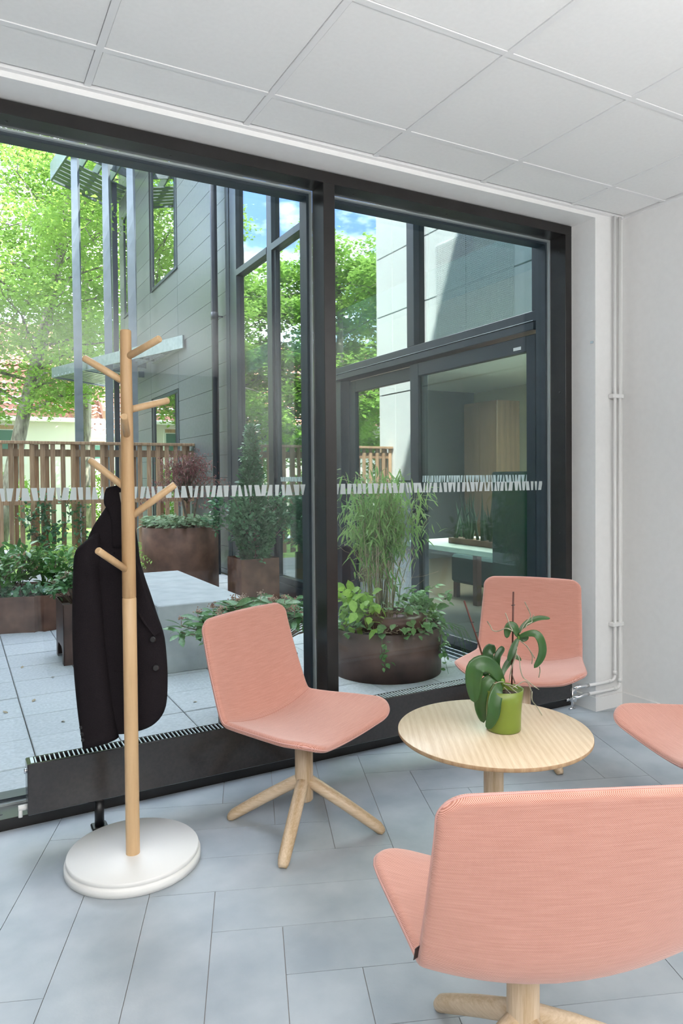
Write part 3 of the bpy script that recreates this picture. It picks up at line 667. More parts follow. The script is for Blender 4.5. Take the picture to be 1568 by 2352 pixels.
LV = [([(690, 1130, .0), (640, 1040, -.01), (560, 930, -.02), (450, 870, -.03), (350, 905, -.035), (318, 1020, -.035), (325, 1180, -.03), (338, 1325, -.03)], 0.0540, (-.6, -.878, .5)),
      ([(640, 1075, 0), (560, 1060, -.015), (480, 1110, -.02), (420, 1230, -.02), (410, 1400, -.02), (450, 1570, -.02)], 0.0399, (-.6, -.8, .4)),
      ([(660, 1130, -.02), (600, 1150, -.045), (545, 1280, -.06), (520, 1420, -.068), (455, 1580, -.07)], 0.0423, (-.35, -.9, .3)),
      ([(690, 1120, .01), (620, 1000, .02), (560, 900, .03), (545, 800, .035), (590, 755, .04), (615, 830, .042)], 0.0352, (-.5, -.85, .1)),
      ([(690, 1050, .02), (660, 950, .03), (665, 850, .035), (720, 770, .04), (745, 740, .04)], 0.0224, (-.8, -.5, .2)),
      ([(690, 1060, .0), (720, 985, .01), (790, 900, .02), (870, 845, .03), (950, 895, .03)], 0.0200, (-.3, -.8, .6)),
      ([(560, 1010, .03), (500, 960, .03), (450, 980, .03), (440, 1080, .03)], .3 * .12 + 0.0282, (-.4, -.9, .3)),
      ([(890, 590, .0), (860, 540, -.01), (830, 470, -.01), (785, 450, -.01), (745, 500, -.012), (738, 590, -.012)], 0.0282, (-.3, -.85, .5)),
      ([(900, 545, .01), (960, 480, .02), (1060, 420, .025), (1180, 390, .03), (1310, 400, .035)], 0.0177, (-.3, -.75, .7)),
      ([(890, 590, -.0), (980, 545, -.01), (1070, 535, -.02), (1125, 600, -.025), (1150, 720, -.025), (1120, 830, -.025), (1050, 930, -.025)], 0.0271, (-.3, -.9, .4)),
      ([(875, 600, -.01), (825, 660, -.02), (775, 750, -.03), (735, 840, -.035)], 0.0224, (-.2, -.95, .4)),
      ([(890, 590, .01), (940, 625, .015), (985, 620, .015), (1020, 590, .015)], 0.0164, (-.2, -.95, .2))]
for c, W, fc in LV: ribbon('leaf', c, W, fc, M_orchid)
MB().tube([OC(700, 1175, 0), OC(690, 1110, 0), OC(680, 1060, 0)], [.006, .008, .006], 12).build('stem', M_lime, orc)
MB().tube([OC(895, 610, 0), OC(880, 580, 0), OC(870, 555, 0)], [.003, .004, .003], 10).build('stem', M_lime, orc)
for pts in ([(247, 168, .02), (400, 600, .025), (535, 1030, .03), (570, 1130, .035)], [(838, 62, .01), (828, 600, .01), (815, 1160, .01)]):
    st = MB().tube([OC(*q) for q in pts], .0028, 10).build('stake', M_stake, orc)
    for (qx, qy, dq) in ([(345, 428, .023), (395, 550, .024)] if pts[0][0] < 500 else [(830, 218, .01), (866, 470, .01)]):
        MB().tube([OC(qx - 20, qy + 3, dq - .002), OC(qx + 24, qy - 2, dq - .002)], .0013, 6).build('clip', M_black, st)
RT = [[(500, 390), (545, 450), (575, 505), (640, 505), (720, 465), (800, 500)], [(725, 300), (740, 350), (760, 420), (800, 500)], [(925, 150), (960, 220), (1005, 310), (985, 370), (930, 440), (885, 520)], [(1060, 320), (1040, 370), (1045, 410), (980, 430), (950, 470)],
      [(890, 620), (960, 670), (1010, 740), (1030, 800), (1035, 860), (1040, 900)], [(960, 665), (1050, 800), (1062, 820)], [(1125, 925), (1140, 985), (1125, 1065)], [(840, 760), (880, 820), (890, 950), (920, 1040), (980, 1090), (1050, 1150), (1130, 1205)],
      [(850, 680), (830, 800), (800, 900), (780, 1020), (770, 1110)], [(1020, 1200), (1030, 1310), (1090, 1390), (1140, 1480)], [(700, 1130), (760, 1150), (820, 1200), (880, 1240)], [(690, 1150), (740, 1200), (790, 1250)], [(800, 1170), (880, 1140), (930, 1110), (985, 1115), (1020, 1200)], [(700, 1110), (640, 1100), (590, 1110), (560, 1100)], [(705, 1120), (780, 1130), (860, 1180)]]
for i, pl in enumerate(RT):
    A = interp([tuple(OC(x, y, (-.03 if i in (2, 9) else -.015) + .01 * math.sin(i * 2.1 + k_))) for k_, (x, y) in enumerate(pl)], 14)
    MB().tube([tuple(q) for q in A], [.0017] * 12 + [.0014, .0009], 7).build('root', M_root, orc)
MB().tube([OC(845, 1130, .0), OC(800, 1000, .005), OC(830, 860, .003), OC(850, 720, 0), OC(880, 600, 0)], .0019, 8).build('flower_spike', M_twig, orc)

# ================================================================== OUTDOORS
GZ = -.03
gr = struct('ground', bx(-.3, 3.30, 3.05, 10.62, -.2, GZ - .012), M_joint)
px0, pxs, py0, pys = .317, .396, 3.89, .3815
for i in range(-2, 8):
    for j in range(-3, 18):
        x0, x1 = px0 + i * pxs, px0 + (i + 1) * pxs; y0, y1 = py0 + j * pys, py0 + (j + 1) * pys
        x0, x1, y0, y1 = max(x0, -.3), min(x1, 3.2), max(y0, 3.06), min(y1, 10.6)
        if x1 - x0 < .05 or y1 - y0 < .05: continue
        zz = random.uniform(-.0025, .0025)
        MB().bevbox(x0 + .003, x1 - .003, y0 + .003, y1 - .003, GZ - .04, GZ + zz, b=.004).build('paver', M_paver, gr)
struct('lawn', bx(-40, 40, 10.62, 70, -.3, -.12), M_grass)
struct('path', bx(-40, 1.2, 13.6, 15.4, -.2, -.10), M_paver)
struct('ground_strip', bx(-40, -.3, -10, 10.62, -.3, -.12), M_joint)

# ---- glazed and panelled wing on the right
FX = 3.25
wg = thing('courtyard_wing', 'grey panelled wing with tall reflective glazing beyond the window', 'building', (0, 0, 0))
bx(3.262, 3.30, 9.06, 15.9, GZ, 8.4).build('wall_backing', M_panelback, wg)
bx(3.30, 9, 15.7, 15.9, GZ, 8.4).build('end_wall', M_panel, wg)
rows = [2.222 + .312 * k for k in range(-8, 20)]; cols = [9.10, 9.68, 11.44, 13.26, 15.07, 15.47, 15.9]
holes = [(11.41, 13.10, 4.70, 8.4), (11.41, 13.10, .4, 2.75), (15.05, 15.49, 4.70, 6.80)]
rvt = MB()
for a in range(len(cols) - 1):
    for b in range(len(rows) - 1):
        if rows[b + 1] < .03: continue
        y0, y1, z0, z1 = cols[a], cols[a + 1], max(rows[b], GZ), rows[b + 1]
        cells = [(z0, z1)]
        for (h0, h1, k0, k1) in holes:
            if y0 < h1 - .2 and y1 > h0 + .2:
                nc = []
                for c0, c1 in cells:
                    if k0 > c0 + .02: nc.append((c0, min(c1, k0)))
                    if k1 < c1 - .02: nc.append((max(c0, k1), c1))
                    if k1 <= c0: nc.append((c0, c1)) if (c0, c1) not in nc else None
                cells = [c for c in nc if c[1] - c[0] > .02]
        for c0, c1 in cells:
            MB().box(FX - .010, FX + .008, y0 + .003, y1 - .003, c0 + .003, c1 - .003).build('cladding_panel', M_panel, wg)
            for yy in (y0 + .06, (y0 + y1) / 2, y1 - .06):
                for zz in (c0 + .05,): rvt.tube([(FX - .012, yy, zz), (FX - .0095, yy, zz)], .006, 6)
rvo = rvt.build('panel_rivets', M_steel, wg); rvo['kind'] = 'stuff'
def wwin(y0, y1, z0, z1):
    f = bx(FX - .02, FX + .03, y0, y0 + .05, z0, z1).build('window_frame', M_darkblue, wg)
    for q in ((y1 - .05, y1, z0, z1), (y0 + .05, y1 - .05, z0, z0 + .05), (y0 + .05, y1 - .05, z1 - .05, z1)): bx(FX - .02, FX + .03, *q).build('frame_bar', M_darkblue, f)
    bx(FX - .035, FX + .0, y0 - .02, y1 + .02, z0 - .02, z0 - .001).build('sill', M_pipe_dark, f)
    bx(FX + .0, FX + .008, y0 + .04, y1 - .04, z0 + .04, z1 - .04).build('pane', M_fglass2, f)
M_fglass2 = glassmat('facade_window_glass', (.55, .66, .64), 2.2, 0, .30)
for h in holes: wwin(h[0] + .02, h[1] - .02, h[2], h[3] - .01)
bx(3.30, 9.0, 9.06, 9.16, GZ, 8.4).build('partition', M_panel, wg)
bx(3.26, 9.0, 3.0, 15.9, 8.35, 8.45).build('roof_slab', M_panelback, wg)
# downpipe
dp = thing('downpipe', 'dark round rainwater pipe running down the grey panelled wall', 'drainpipe', (3.13, 9.27, 0))
MB().tube([(0, 0, GZ), (0, 0, 8.3)], .047, 20).build('pipe_tube', M_pipe_dark, dp)
for z in (3.42, 6.4, .9):
    MB().tube([(0, 0, z), (0, 0, z + .10)], .052, 20).build('bracket', M_pipe_dark, dp)
    bx(0, .115, -.012, .012, z + .04, z + .06).build('bracket_arm', M_pipe_dark, dp)
bx(.09, .11, -.33, -.20, GZ, 8.3).build('corner_strip', M_darkblue, dp)
# outdoor sensor lamp
sn = thing('wall_lamp', 'small grey square lamp on the grey panelled wall under the canopy', 'lamp', (3.24, 13.85, 3.28))
bx(-.11, 0, -.06, .06, -.06, .06, b=.004).build('housing', M_steel, sn); bx(-.10, -.01, -.05, .05, -.0615, -.0602).build('lens', M_fglass2, sn)
# curtain wall
def fr(y0, y1, z0, z1, nm='mullion', x0=FX - .055, x1=FX + .06, m=None, par=None): return bx(x0, x1, y0, y1, z0, z1, b=.003).build(nm, m or M_darkblue, par or wg)
ZTOP = 7.6
fr(8.66, 9.055, GZ, 8.35, 'end_post', FX - .02, FX + .3)
fr(8.60, 8.66, GZ, 8.35, 'end_jamb'); fr(7.46, 7.60, .10, ZTOP); fr(6.17, 6.36, GZ, ZTOP, 'main_post')
for y0, y1 in ((7.60, 8.60), (6.36, 7.46)):
    fr(y0, y1, 3.85, 3.93, 'transom', FX - .06); fr(y0, y1, GZ, .10, 'sill_rail'); fr(y0, y1, 7.45, ZTOP, 'head_rail')
    bx(FX - .002, FX + .006, y0, y1, .10, 3.85).build('glass_pane', M_fglass, wg); bx(FX - .002, FX + .006, y0, y1, 3.93, 7.45).build('glass_pane', M_fglass, wg)
fr(6.36, 7.46, .10, .17, 'bottom_rail', FX - .045); fr(7.60, 8.60, .10, .17, 'bottom_rail', FX - .045)
for y0, y1 in ((7.40, 7.46), (6.36, 6.42), (7.60, 7.65)): fr(y0, y1, .17, 3.85, 'casement_stile', FX - .03)
fr(3.07, 3.30, GZ, ZTOP, 'end_post', FX - .03)
fr(3.30, 6.17, 2.185, 2.235, 'transom', FX - .085); fr(3.30, 6.17, 2.245, 2.31, 'transom', FX - .055)
fr(3.30, 6.17, 2.238, 2.243, 'transom_trim', FX - .088, FX, M_zinc)
fr(4.64, 4.74, 2.31, ZTOP); fr(3.30, 3.345, 2.31, ZTOP, 'jamb'); 
for y0, y1 in ((3.345, 4.64), (4.74, 6.17)):
    fr(y0, y1, 4.9, 4.98, 'transom'); bx(FX - .002, FX + .006, y0, y1, 2.31, 4.9).build('glass_pane', M_fglass, wg); bx(FX - .002, FX + .006, y0, y1, 4.98, ZTOP).build('glass_pane', M_fglass, wg)
# sliding doors
d1 = fr(4.585, 4.70, GZ + .07, 2.165, 'sliding_door', FX - .055, FX - .005)
for q in ((3.315, 3.395, GZ + .07, 2.165), (3.395, 4.585, 2.065, 2.165), (3.395, 4.585, GZ + .07, .11)): fr(*q, 'door_rail', FX - .055, FX - .005, None, d1)
bx(FX - .034, FX - .026, 3.395, 4.585, .11, 2.065).build('door_glass', M_dglass, d1)
bx(FX - .0565, FX - .055, 3.44, 3.51, 2.085, 2.105).build('sticker', M_white, d1)
hd_ = MB(); hd_.tube([(FX - .055, 4.62, 1.0), (FX - .10, 4.62, 1.0), (FX - .10, 4.58, 1.01)], .010, 8); hd_.tube([(FX - .055, 4.62, .95), (FX - .09, 4.62, .95)], .02, 8); hd_.build('door_handle', M_black, d1)
d2 = fr(5.68, 5.80, GZ + .07, 2.165, 'sliding_door', FX + .005, FX + .05)
for q in ((4.60, 4.68, GZ + .07, 2.165), (4.68, 5.68, 2.06, 2.165), (4.68, 5.68, GZ + .07, .11)): fr(*q, 'door_rail', FX + .005, FX + .05, None, d2)
bx(FX + .024, FX + .032, 4.68, 5.68, .11, 2.06).build('door_glass', M_fglass, d2)
fr(5.86, 6.17, GZ, 2.185, 'door_jamb', FX - .05)
for k_ in range(4): fr(3.30, 5.86, GZ - .01, GZ + .02 + .012 * k_, 'track_rail', FX - .13 + .035 * k_, FX - .13 + .035 * k_ + .014, M_zinc)
fr(3.30, 8.6, GZ - .02, GZ + .068, 'threshold', FX - .0, FX + .06)
fr(5.87, 8.6, GZ - .02, GZ + .012, 'threshold_strip', FX - .16, FX - .056, M_zinc)
decal(d1, 3.40, 4.58, 1.235, 1.285, lambda y, z, h: (FX - .035 - h, y, z), seed=5)
decal(wg, 6.43, 7.40, 1.235, 1.285, lambda y, z, h: (FX - .003 - h, y, z), seed=6)

# room behind the sliding doors
struct('floor', bx(3.32, 9, 3.05, 9.06, -.06, -.01), M_darkfloor)
struct('wall_far', bx(7.4, 7.5, 3.05, 9.06, -.01, 2.62), M_beige)
struct('wall_near', bx(3.4, 9, 2.75, 3.05, -.01, 8.3), M_inwhite)
struct('ceiling', bx(3.32, 9, 3.05, 9.06, 2.62, 2.9), M_inwhite)
struct('wall_far', bx(7.4, 7.5, 3.05, 9.06, 2.9, 8.3), M_beige)
struct('column', bx(5.2, 5.5, 4.35, 4.75, -.01, 2.62), M_inwhite)
ds = thing('desk', 'white-topped bench desk seen through the sliding door', 'table', (4.15, 4.85, 0))
bx(-.45, .45, -.75, .75, .63, .675, b=.004).build('desk_top', M_white, ds)
for sx in (-.4, .4):
    for sy in (-.68, .68): bx(sx - .03, sx + .03, sy - .03, sy + .03, -.01, .63).build('leg', M_redwood, ds)
pl = thing('snake_plant', 'dark spiky snake plant in a low white trough on the white desk', 'plant', (4.0, 4.75, .6755))
bx(-.08, .08, -.42, .42, 0, .05, b=.005).build('trough', M_corten, pl)
for i in range(46):
    y = RNG.uniform(-.40, .40); x = RNG.uniform(-.05, .05); h = RNG.uniform(.25, .45); lx, ly = RNG.normal(0, .05), RNG.normal(0, .09)
    mb = MB(); mb.tube([(x, y, .05), (x + lx * .4, y + ly * .4, .05 + h * .5), (x + lx, y + ly, .05 + h)], [.014, .016, .001], 4, flat=.4, sm=False); mb.build('leaf', M_snake, pl)
sc = thing('felt_screen', 'tall dark green felt screen standing behind the sliding door', 'screen', (3.60, 3.83, 0))
bx(-.03, .03, -.42, .34, .0, 1.31, b=.012).build('felt_panel', M_screen, sc)
for sy in (-.35, .28): bx(-.07, .07, sy - .02, sy + .02, -.01, .015).build('foot', M_black, sc)
cb = thing('cabinet', 'brown wooden cabinet against the far wall of the next room', 'cabinet', (6.6, 7.7, 0))
bx(-.2, .2, -.35, .35, -.01, 2.3, b=.005).build('body', M_cab, cb); bx(-.21, -.2005, -.34, -.003, .05, 2.25).build('door', M_cab, cb); bx(-.21, -.2005, .003, .34, .05, 2.25).build('door', M_cab, cb)
cu = thing('cushion', 'pale cushion leaning on the seat beyond the white desk', 'cushion', (4.95, 5.35, .70), .5)
MB().lathe([(0, -.07), (.1, -.06), (.2, -.025), (.225, 0), (.2, .025), (.1, .06), (0, .07)], n=4).build('cushion_cover', M_cush, cu); cu.rotation_euler = (1.35, .6, .3)
so2 = thing('sofa', 'dark green sofa beyond the white desk in the next room', 'sofa', (5.1, 5.5, 0))
bx(-.45, .3, -.6, .6, .15, .45, b=.03).build('seat', M_screen, so2); bx(.18, .38, -.6, .6, .30, .95, b=.03).build('backrest', M_screen, so2)
for sx in (-.4, .3):
    for sy in (-.55, .55): bx(sx - .025, sx + .025, sy - .025, sy + .025, -.01, .15).build('leg', M_redwood, so2)
lp = thing('shell_lamp', 'white shell-shaped lamp standing inside the glazed wing', 'lamp', (4.3, 7.05, 0))
MB().lathe([(0, .16), (.10, .17), (.16, .22), (.17, .25)], n=24).build('lamp_shade', M_white, lp); MB().tube([(0, 0, -.01), (0, 0, .16)], .02, 10).build('stem', M_black, lp)

# ---- white facade on the left of the courtyard (seen mirrored in the glazing)
wf2 = thing('white_facade', 'white panelled building mirrored in the courtyard glazing', 'building', (0, 0, 0))
bx(-6, -.345, 3.1, 11.05, -.1, 17.0).build('wall_core', M_panelback, wf2)
ycuts = [3.1, 5.0, 6.9, 8.5, 9.45, 10.53, 11.05]; zcuts = [-.1, 1.2, 2.75, 4.15, 5.2, 6.7, 8.2, 9.7, 11.2]
for a in range(len(ycuts) - 1):
    for b in range(len(zcuts) - 1):
        MB().box(-.345, -.30, ycuts[a] + .012, ycuts[a + 1] - .012, zcuts[b] + .012, zcuts[b + 1] - .012).build('facade_panel', M_wpanel, wf2)
bx(-6, -.3, 11.051, 11.06, -.1, 11.2).build('end_panel', M_wpanel, wf2)
ms = MB()
for i in range(60):
    y = 7.45 + i * .03
    ms.box(-.299, -.293, y, y + .010, 3.45, 4.95)
for i in range(50):
    z = 3.45 + i * .03
    ms.box(-.2925, -.289, 7.45, 9.25, z, z + .010)
o = ms.build('mesh_screen', M_wpanel, wf2); o['kind'] = 'stuff'

# ---- fence
fn = thing('wooden_fence', 'larch slat fence closing the far side of the courtyard', 'fence', (0, 10.66, 0))
bx(-.29, 3.24, -.06, .075, 1.772, 1.812, b=.004).build('cap_rail', M_larch, fn)
bx(-.29, 3.24, -.0, .045, 1.60, 1.70).build('rail', M_larchback, fn); bx(-.29, 3.24, -.0, .045, .93, 1.0).build('rail', M_larch, fn); bx(-.29, 3.24, .0, .045, .18, .27).build('rail', M_larchback, fn)
for x in (-.2, 1.0, 2.2, 3.15): bx(x - .045, x + .045, .072, .16, -.12, 1.77).build('post', M_larch, fn)
x = -.25; i = 0
while x < 3.2:
    MB().bevbox(x - .031, x + .031, -.024, -.001, .05 + random.uniform(-.01, .01), 1.771, b=.003).build('slat', M_larch, fn)
    xb = x + .066
    if xb < 3.2 and i % 3 == 1: MB().box(xb - .026, xb + .026, .047, .070, .05, 1.771).build('back_slat', M_larchback, fn)
    x += .1335; i += 1

# ---- steel entrance canopies and posts beyond the fence
cn = thing('steel_canopy', 'grey steel entrance canopies on tall twisted flat posts beyond the fence', 'canopy', (0, 0, 0))
def beam(p, q, h, t, nm, m=M_steel, dz=0):
    p, q = Vector(p), Vector(q); d = (q - p).normalized(); n = Vector((0, 0, 1)).cross(d).normalized() * t / 2; u = Vector((0, 0, h))
    vs = [p - n, p + n, p + n + u, p - n + u, q - n, q + n, q + n + u, q - n + u]
    return MB().add(vs, [(0, 1, 2, 3)[::-1], (4, 5, 6, 7), (0, 4, 5, 1)[::-1], (1, 5, 6, 2)[::-1], (2, 6, 7, 3)[::-1], (3, 7, 4, 0)[::-1]]).build(nm, m, cn)
A1 = Vector((1.81, 15.3, 0)); B1 = Vector((2.22, 11.4, 0)); E1 = Vector((3.22, 16.35, 0)); F1 = Vector((3.22, 11.6, 0))
Zu = 7.25
beam(A1 + Vector((0, 0, Zu)), B1 + Vector((0, 0, Zu)), .34, .04, 'fascia'); beam(A1 + Vector((0, 0, Zu)), E1 + Vector((0, 0, Zu)), .2, .04, 'fascia', M_zinc)
for t in (.28, .52, .76):
    P = A1.lerp(E1, t); Q = B1.lerp(F1, t); beam(P + Vector((0, 0, Zu + .05)), Q + Vector((0, 0, Zu + .05)), .22, .03, 'fin')
for t in (.36, .7):
    beam(A1.lerp(B1, t) + Vector((0, 0, Zu + .06)), E1.lerp(F1, t) + Vector((0, 0, Zu + .06)), .16, .03, 'cross_fin', M_zinc)
for k_ in range(6):
    t = .035 + k_ * .045; beam(A1.lerp(B1, t) + Vector((0, 0, Zu + .02)), E1.lerp(F1, t) + Vector((0, 0, Zu + .02)), .02, .13, 'louvre', M_zinc)
Zl = 3.33; B2 = Vector((3.2, 11.0, 0)); A2 = Vector((1.78, 15.4, 0)); E2 = Vector((3.22, 16.6, 0))
beam(A2 + Vector((0, 0, Zl)), B2 + Vector((0, 0, Zl)), .20, .03, 'fascia', M_zinc); beam(A2 + Vector((0, 0, Zl)), E2 + Vector((0, 0, Zl)), .18, .03, 'fascia')
for k_ in range(7):
    t = .04 + k_ * .035; beam(A2.lerp(B2, t) + Vector((0, 0, Zl + .02)), E2.lerp(Vector((3.22, 11.0, 0)), t) + Vector((0, 0, Zl + .02)), .02, .10, 'louvre', M_zinc)
for t in (.32, .5, .68, .84):
    P = A2.lerp(B2, t); beam(P + Vector((0, 0, Zl + .03)), Vector((3.22, P.y + .35, Zl + .03)), .14, .02, 'cross_fin', M_zinc)
for t in (.33, .66):
    beam(A2.lerp(E2, t) + Vector((0, 0, Zl + .03)), B2 + Vector((-.1 * (1 - t), .6, Zl + .03)), .14, .02, 'fin', M_zinc)
bx(3.16, 3.238, 11.2, 12.9, Zl + .02, Zl + .2).build('wall_bracket', M_zinc, cn)
def twist_post(x, y, w, t, z0, z1, a0, nm='post', m=M_steel):
    mb = MB(); n = 28; vs = []; fs = []
    for i in range(n + 1):
        z = z0 + (z1 - z0) * i / n; a = a0 + .42 * math.sin(i / n * 5.2); c, s = math.cos(a), math.sin(a)
        for (u, v) in ((-w / 2, -t / 2), (w / 2, -t / 2), (w / 2, t / 2), (-w / 2, t / 2)): vs.append((x + u * c - v * s, y + u * s + v * c, z))
    for i in range(n):
        for k in range(4): fs.append((i * 4 + k, i * 4 + (k + 1) % 4, i * 4 + 4 + (k + 1) % 4, i * 4 + 4 + k))
    fs += [(3, 2, 1, 0), (n * 4, n * 4 + 1, n * 4 + 2, n * 4 + 3)]
    mb.add(vs, fs); mb.build(nm, m, cn)
twist_post(2.07, 14.0, .145, .06, -.12, 8.3, -.45); twist_post(2.55, 13.6, .14, .06, -.12, 8.3, -.5); twist_post(2.84, 12.9, .14, .06, -.12, 8.3, -.55)
bx(2.90, 3.0, 14.9, 15.0, -.12, 7.3).build('dark_post', M_pipe_dark, cn)

# ---- houses beyond
def house(nm, lab, x0, x1, y0, y1, ze, zr, m, gable):
    h = thing(nm, lab, 'house', (0, 0, 0))
    bx(x0, x1, y0, y1, -.12, ze).build('wall', m, h)
    ym = (y0 + y1) / 2; run = ym - y0 + .5; nrow = int(math.hypot(run, zr - ze) / .36); ncol = int((x1 - x0 + .8) / .24)
    V = []; F = []; base = 0
    for side in (0, 1):
        for r_ in range(nrow):
            f0, f1 = r_ / nrow, (r_ + 1) / nrow
            for k in (0, 1):
                f = (f0, f1)[k]; yy = (y0 - .5 + run * f) if side == 0 else (y1 + .5 - run * f); zz = ze - .1 + (zr - ze + .1) * f + (.05 if k == 0 else .0)
                for c_ in range(ncol * 4 + 1):
                    V.append((x0 - .4 + c_ * .06, yy, zz + .028 * math.sin(c_ * PI / 2)))
            n = ncol * 4 + 1
            for c_ in range(n - 1): F.append((base + c_, base + c_ + 1, base + n + c_ + 1, base + n + c_))
            base += 2 * n
    npmesh('roof_tiles', V, F, M_roof, h)['kind'] = 'stuff'
    for gx in (x0, x1): MB().prism([(y0, ze), (y1, ze), (ym, zr - .1)], gx - .01, gx + .01, lambda a, b, hh: (hh, a, b)).build('gable', m, h)
    xg = x0 - .4 + ncol * .24
    for s in (1, -1):
        p = Vector((xg, ym - s * run, ze - .1)); q = Vector((xg, ym, zr + .05)); n = Vector((.04, 0, 0)); u = Vector((0, 0, .30))
        vs = [p - n, p + n, p + n + u, p - n + u, q - n, q + n, q + n + u, q - n + u]
        MB().add(vs, [(3, 2, 1, 0), (4, 5, 6, 7), (0, 1, 5, 4), (1, 2, 6, 5), (2, 3, 7, 6), (3, 0, 4, 7)]).build('bargeboard', M_barge, h)
    MB().tube([(x0 - .4, y0 - .5, ze - .12), (xg, y0 - .5, ze - .12)], .07, 8).build('gutter', M_white, h)
    xx = x1 - 1.9
    while xx > x0 + .5:
        f = bx(xx - 1.35, xx, y0 - .04, y0 - .001, 1.75, ze - .28).build('house_window', M_white, h)
        bx(xx - 1.27, xx - .08, y0 - .06, y0 - .041, 2.05, ze - .45).build('pane', M_houseglass, f); bx(xx - 1.30, xx - .05, y0 - .065, y0 - .041, ze - .42, ze - .30).build('blind_box', M_larch, f)
        xx -= 1.75
    return h
house('neighbour_house', 'white house with a red tiled roof beyond the fence and trees', -22, 3.9, 24, 32, 3.25, 6.9, M_render, True)
house('neighbour_house', 'second tiled house roof seen lower behind the first house gable', 3.0, 14, 28, 35, 3.0, 6.2, M_render, True)

# ---- trees
def tree(name, label, x, y, h, r, seed, n, m, trunk_r=.22, lean=(0, 0), low=.28, leaf=.16):
    rng = np.random.default_rng(seed); t = thing(name, label, 'tree', (x, y, -.12), group='trees beyond the fence')
    def pt(f): return Vector((lean[0] * f, lean[1] * f, h * .85 * f))
    MB().tube([pt(f) + Vector((.12 * math.sin(f * 9 + seed), .1 * math.cos(f * 7), 0)) * f for f in np.linspace(0, 1, 12)], [trunk_r * (1 - .85 * f) for f in np.linspace(0, 1, 12)], 10).build('trunk', M_bark, t)
    cent = []; bm_ = MB()
    nb = 34
    for i in range(nb):
        f = low + (1 - low) * (i + .5) / nb; a = i * 2.4 + rng.uniform(-.4, .4); rad_ = r * (math.sin(PI * min(1, (f - low * .6) / (1.12 - low * .6))) ** .55) * rng.uniform(.75, 1.05)
        p0 = pt(f * .88); p1 = p0 + Vector((math.cos(a) * rad_, math.sin(a) * rad_, rad_ * rng.uniform(-.05, .4)))
        pm = p0.lerp(p1, .5) + Vector((0, 0, rad_ * .12))
        bm_.tube([p0, pm, p1], [trunk_r * .32 * (1.1 - f), trunk_r * .2 * (1.1 - f), .008], 5)
        for q in np.linspace(.3, 1, 6):
            c = p0.lerp(pm, min(1, q * 2)) if q < .5 else pm.lerp(p1, (q - .5) * 2)
            cent.append((*(c + Vector(rng.normal(0, .28 * r / 3, 3))), r * rng.uniform(.13, .24)))
            tip = c + Vector(rng.normal(0, .35 * r / 3, 3)); bm_.tube([c, tip], [.012, .004], 3)
    b = bm_.build('branches', M_bark, t); b['kind'] = 'stuff'
    cent = np.array(cent); ci = rng.integers(0, len(cent), n); d = rng.normal(0, 1, (n, 3)); d /= np.linalg.norm(d, axis=1, keepdims=True)
    P = cent[ci, :3] + d * (cent[ci, 3] * rng.uniform(.3, 1.15, n) ** .6)[:, None] * np.array([1.15, 1.15, .6])
    D = rng.normal(0, 1, (n, 3)); D[:, 2] *= .35
    spread('leaf', t, P, D, rng.uniform(.7, 1.3, n) * leaf, leaf_arrays(1, .75, .2, .2, 2), m, 0)
    return t
tree('broadleaf_tree', 'tall broadleaf tree with leaning trunk at the left edge beyond the fence', .85, 17.6, 12.5, 3.0, 3, 40000, M_tleaf, .19, (2.2, .5), .30, .098)
tree('broadleaf_tree', 'leafy tree behind the leaning tree, between it and the steel posts', 3.3, 21.5, 13.0, 3.2, 4, 19000, M_tleaf, .2, (.2, 0), .40, .15)
tree('broadleaf_tree', 'tree mirrored in the left glazing panes', -3.4, 18.5, 10.4, 2.6, 5, 34000, M_tleaf, .22, (-.3, .2), .26, .13)
tree('broadleaf_tree', 'pale green tall tree mirrored beside the window mullion', -6.6, 20.0, 11.6, 2.3, 6, 22000, M_tleaf2, .22, (0, 0), .14, .14)
tree('broadleaf_tree', 'tree mirrored next to the white facade', -8.7, 19.5, 9.6, 1.7, 8, 20000, M_tleaf, .22, (0, 0), .1, .13)
tree('broadleaf_tree', 'tree mirrored at the left end of the glazing', -.9, 19.5, 9.5, 2.1, 9, 26000, M_tleaf, .2, (0, 0), .2, .13)
for i, x in enumerate(range(-14, 12, 3)):   # low shrubs along the far side of the lawn
    t = thing('hedge_shrub', ['first', 'second', 'third', 'fourth', 'fifth', 'sixth', 'seventh', 'eighth', 'ninth'][i] + ' green shrub from the left in the row on the lawn beyond the fence', 'shrub', (x + RNG.uniform(-.5, .5), 21.5 + RNG.uniform(-1, 1), -.12), group='shrubs on the lawn')
    n = 2600; d = RNG.normal(0, 1, (n, 3)); d /= np.linalg.norm(d, axis=1, keepdims=True); P = d * RNG.uniform(.6, 1, n)[:, None] * np.array([1.1, .8, .8]) + np.array([0, 0, .9])
    MB().tube([(0, 0, 0), (0, 0, 1.0)], [.05, .02], 6).build('stem', M_bark, t)
    spread('leaf', t, P, RNG.normal(0, 1, (n, 3)), RNG.uniform(.08, .14, n), q2(1, .6), M_tleaf, 0)

# ---- concrete bench block
bn = tag(MB().bevbox(1.175, 1.80, 4.70, 6.45, GZ, .432, b=.006).build('concrete_bench', M_conc), 'smooth grey concrete block bench in the middle of the courtyard', 'bench')

